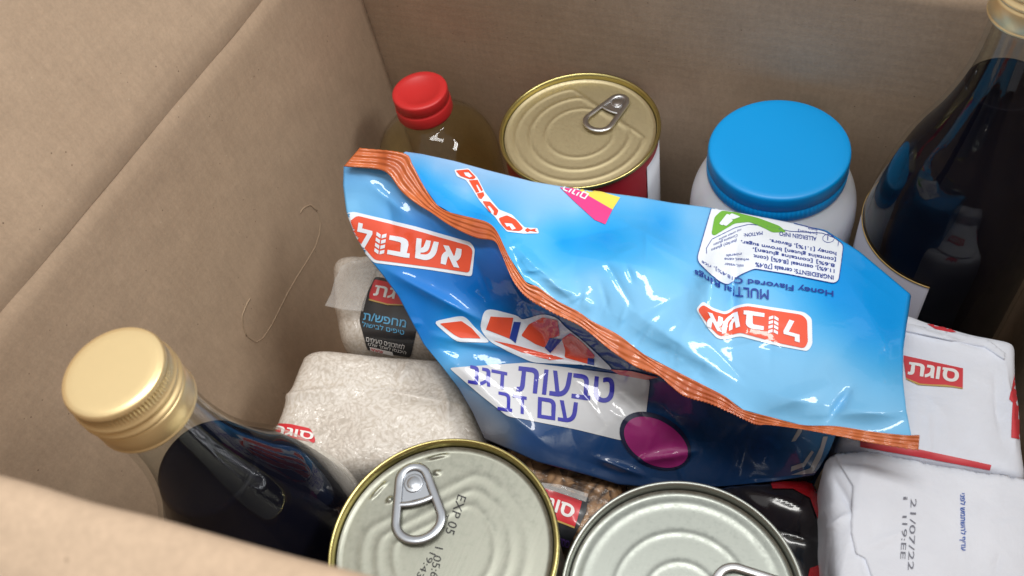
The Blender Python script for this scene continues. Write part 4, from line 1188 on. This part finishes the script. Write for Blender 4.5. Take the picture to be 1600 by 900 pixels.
# back: small red word outline letters
wd = decal("name_outline", [poly_px(rounded(z8((148, 130), (260, 118), (330, 190), (385, 300), (440, 370), (500, 440), (600, 480), (700, 580), (800, 585), (810, 626), (690, 628), (560, 612), (500, 545), (470, 500), (390, 420), (340, 360), (290, 280), (240, 210), (170, 180)), 2))], BPv, INK_WHITE, bag, off=.0003)
decal("name_lettering", [poly_px(rounded(z8((160, 138), (258, 128), (318, 192), (296, 206), (262, 204), (196, 180)), 2), z8((222, 150), (262, 152), (290, 182), (266, 192), (236, 176))),
                         poly_px(z8((262, 214), (330, 210), (372, 290), (360, 300), (330, 246), (318, 250), (345, 305), (320, 310))), poly_px(z8((325, 316), (376, 306), (385, 330), (362, 360), (340, 350))),
                         poly_px(rounded(z8((370, 375), (430, 380), (496, 450), (480, 490), (455, 480), (462, 455), (425, 410), (410, 415), (445, 470), (420, 455)), 2)),
                         poly_px(rounded(z8((495, 510), (560, 486), (630, 520), (690, 590), (660, 610), (560, 602), (520, 560)), 3), z8((540, 545), (600, 550), (632, 590), (600, 600), (580, 570), (560, 575))),
                         poly_px(z8((700, 602), (720, 585), (745, 598), (790, 590), (780, 602), (798, 618), (745, 608), (720, 618)))], BPv, INK_RED, wd, off=.0005)
decal("pink_corner", poly_px(z8((935, 228), (1040, 240), (1385, 440), (1330, 555), (1245, 520), (1090, 380))), BPv, INK_PINK, bag, off=.0003)
yl = decal("yellow_corner", poly_px(z8((1040, 240), (1150, 255), (1445, 345), (1385, 440))), BPv, INK_YELLOW, bag, off=.0003)
decal("corner_lettering", [text_px(heb("בינים"), *[np.array(k) for k in ((680 + 1205 / 5, 240 + 318 / 5), (-38, -16), (-7, 9))], .01)], BPv, INK_WHITE, bag, off=.0005, maxe=4)
# back: ingredient panel, upside down
ipo = rounded(z4((262, 78), (600, 150), (760, 190), (900, 225), (1000, 300), (975, 500), (950, 518), (700, 468), (500, 435), (420, 470), (345, 525), (290, 500), (185, 400), (178, 370)), 5)
ip = decal("ingredient_panel", poly_px(ipo), BPv, INK_WHITE, bag, off=.0003)
decal("green_mark", poly_px(rounded(z4((258, 240), (275, 145), (315, 108), (400, 120), (520, 150), (640, 195), (680, 230), (600, 232), (560, 210), (470, 172), (390, 180), (330, 215), (275, 250)), 4)), BPv, INK_GREEN, ip, off=.0005)
decal("white_leaf", [poly_px(rounded(z4((300, 185), (345, 128), (372, 140), (320, 195)), 2)), poly_px(rounded(z4((345, 150), (370, 125), (420, 145), (380, 160)), 2)), poly_px(rounded(z4((322, 190), (358, 150), (380, 165), (340, 198)), 2))], BPv, INK_WHITE, ip, off=.0007)


def inv(z, txt, o, e, h, bold=0.0, tilt=0):
    """upside-down line: starts at o on the right, runs to e on the left"""
    return ztext(z, txt, o, e, (tilt, h), bold)


def outline(z, pts, w=1.0): return stroke_px([*z(*pts), z(pts[0])[0]], w)


decal("ingredient_lettering", [inv(z4, "INGREDIENTS: cereals [70.4%", (945, 466), (505, 392), 32, .012), inv(z4, "11.6%], oatmeal [8.6%] (cont", (950, 432), (495, 348), 28, .012), inv(z4, "8.6%] [contains gluten],", (952, 402), (490, 312), 26, .012),
      inv(z4, "[contains gluten] brown sugar,", (958, 370), (425, 270), 26, .012), inv(z4, "honey [1.1%], flavors.", (960, 336), (585, 262), 27, .012), inv(z4, "ALLERGEN INFO", (848, 256), (640, 226), 24, .008), inv(z4, "[wheat]", (852, 228), (745, 212), 18), inv(z4, "pea", (852, 210), (800, 200), 12),
      inv(z4, "18.4%], rice", (372, 470), (205, 382), 26), inv(z4, "salt, water", (440, 410), (330, 400), 18), inv(z4, "wheat, cane", (470, 375), (330, 372), 18), inv(z4, "minerals", (430, 345), (340, 355), 16),
      inv(z4, "(barley) gluten", (400, 262), (258, 318), 22), inv(z4, "Contains gluten", (405, 235), (270, 290), 20), inv(z4, "may contain sesame", (425, 205), (300, 262), 16), inv(z4, "MATION:", (545, 225), (440, 238), 20, .006), inv(z4, "i", (914, 252), (908, 252), 24, .02),
      stroke_px(z4((968, 310), (972, 280), (950, 262), (880, 235), (700, 225), (560, 195), (470, 185), (390, 205), (260, 270), (230, 320), (232, 350)), 1.0), outline(z4, [(880 + 35 + 34 * math.cos(a_), 265 + 24 * math.sin(a_)) for a_ in np.linspace(0, 6.28, 14)[:-1]], .9)],
      BPv, INK_NAVY, ip, off=.0005, maxe=4)
decal("panel_outline", outline(zoomed(0, 0, 1), ipo, 1.1), BPv, INK_NAVY, ip, off=.0005)
decal("product_lettering", [inv(z4, "Honey Flavored C", (944, 550), (388, 470), 42, .012), inv(z4, "al Rings", (368, 530), (165, 428), 44, .012), inv(z4, "MULTI", (580, 552), (382, 532), 56, .012)], BPv, INK_NAVY, bag, off=.0005, maxe=4)
plate = decal("logo_plate", poly_px(rounded(z4((172, 660), (212, 614), (260, 650), (330, 676), (400, 640), (460, 628), (780, 678), (822, 712), (826, 860), (800, 898), (640, 868), (420, 812), (330, 832), (290, 824), (240, 770)), 5)), BPv, INK_WHITE, bag, off=.0003)
decal("logo_red_field", poly_px(rounded(z4((182, 664), (214, 634), (262, 668), (334, 692), (400, 656), (460, 644), (765, 694), (795, 722), (800, 850), (780, 882), (640, 852), (420, 792), (335, 815), (298, 808), (250, 760)), 5)), BPv, INK_RED, plate, off=.0005)
decal("logo_lettering", [ztext(z4, "א", (320, 708), (236, 672), (-6, 84), .03), ztext(z4, "ש", (418, 672), (312, 712), (4, 88), .03), ztext(z4, "ב", (556, 684), (442, 668), (-4, 98), .03), ztext(z4, "ל", (752, 738), (660, 712), (2, 112), .03)] + wheat(z4, (608, 700), (-4, 100), (-54, -8)),
      BPv, INK_WHITE, plate, off=.0007, maxe=4)
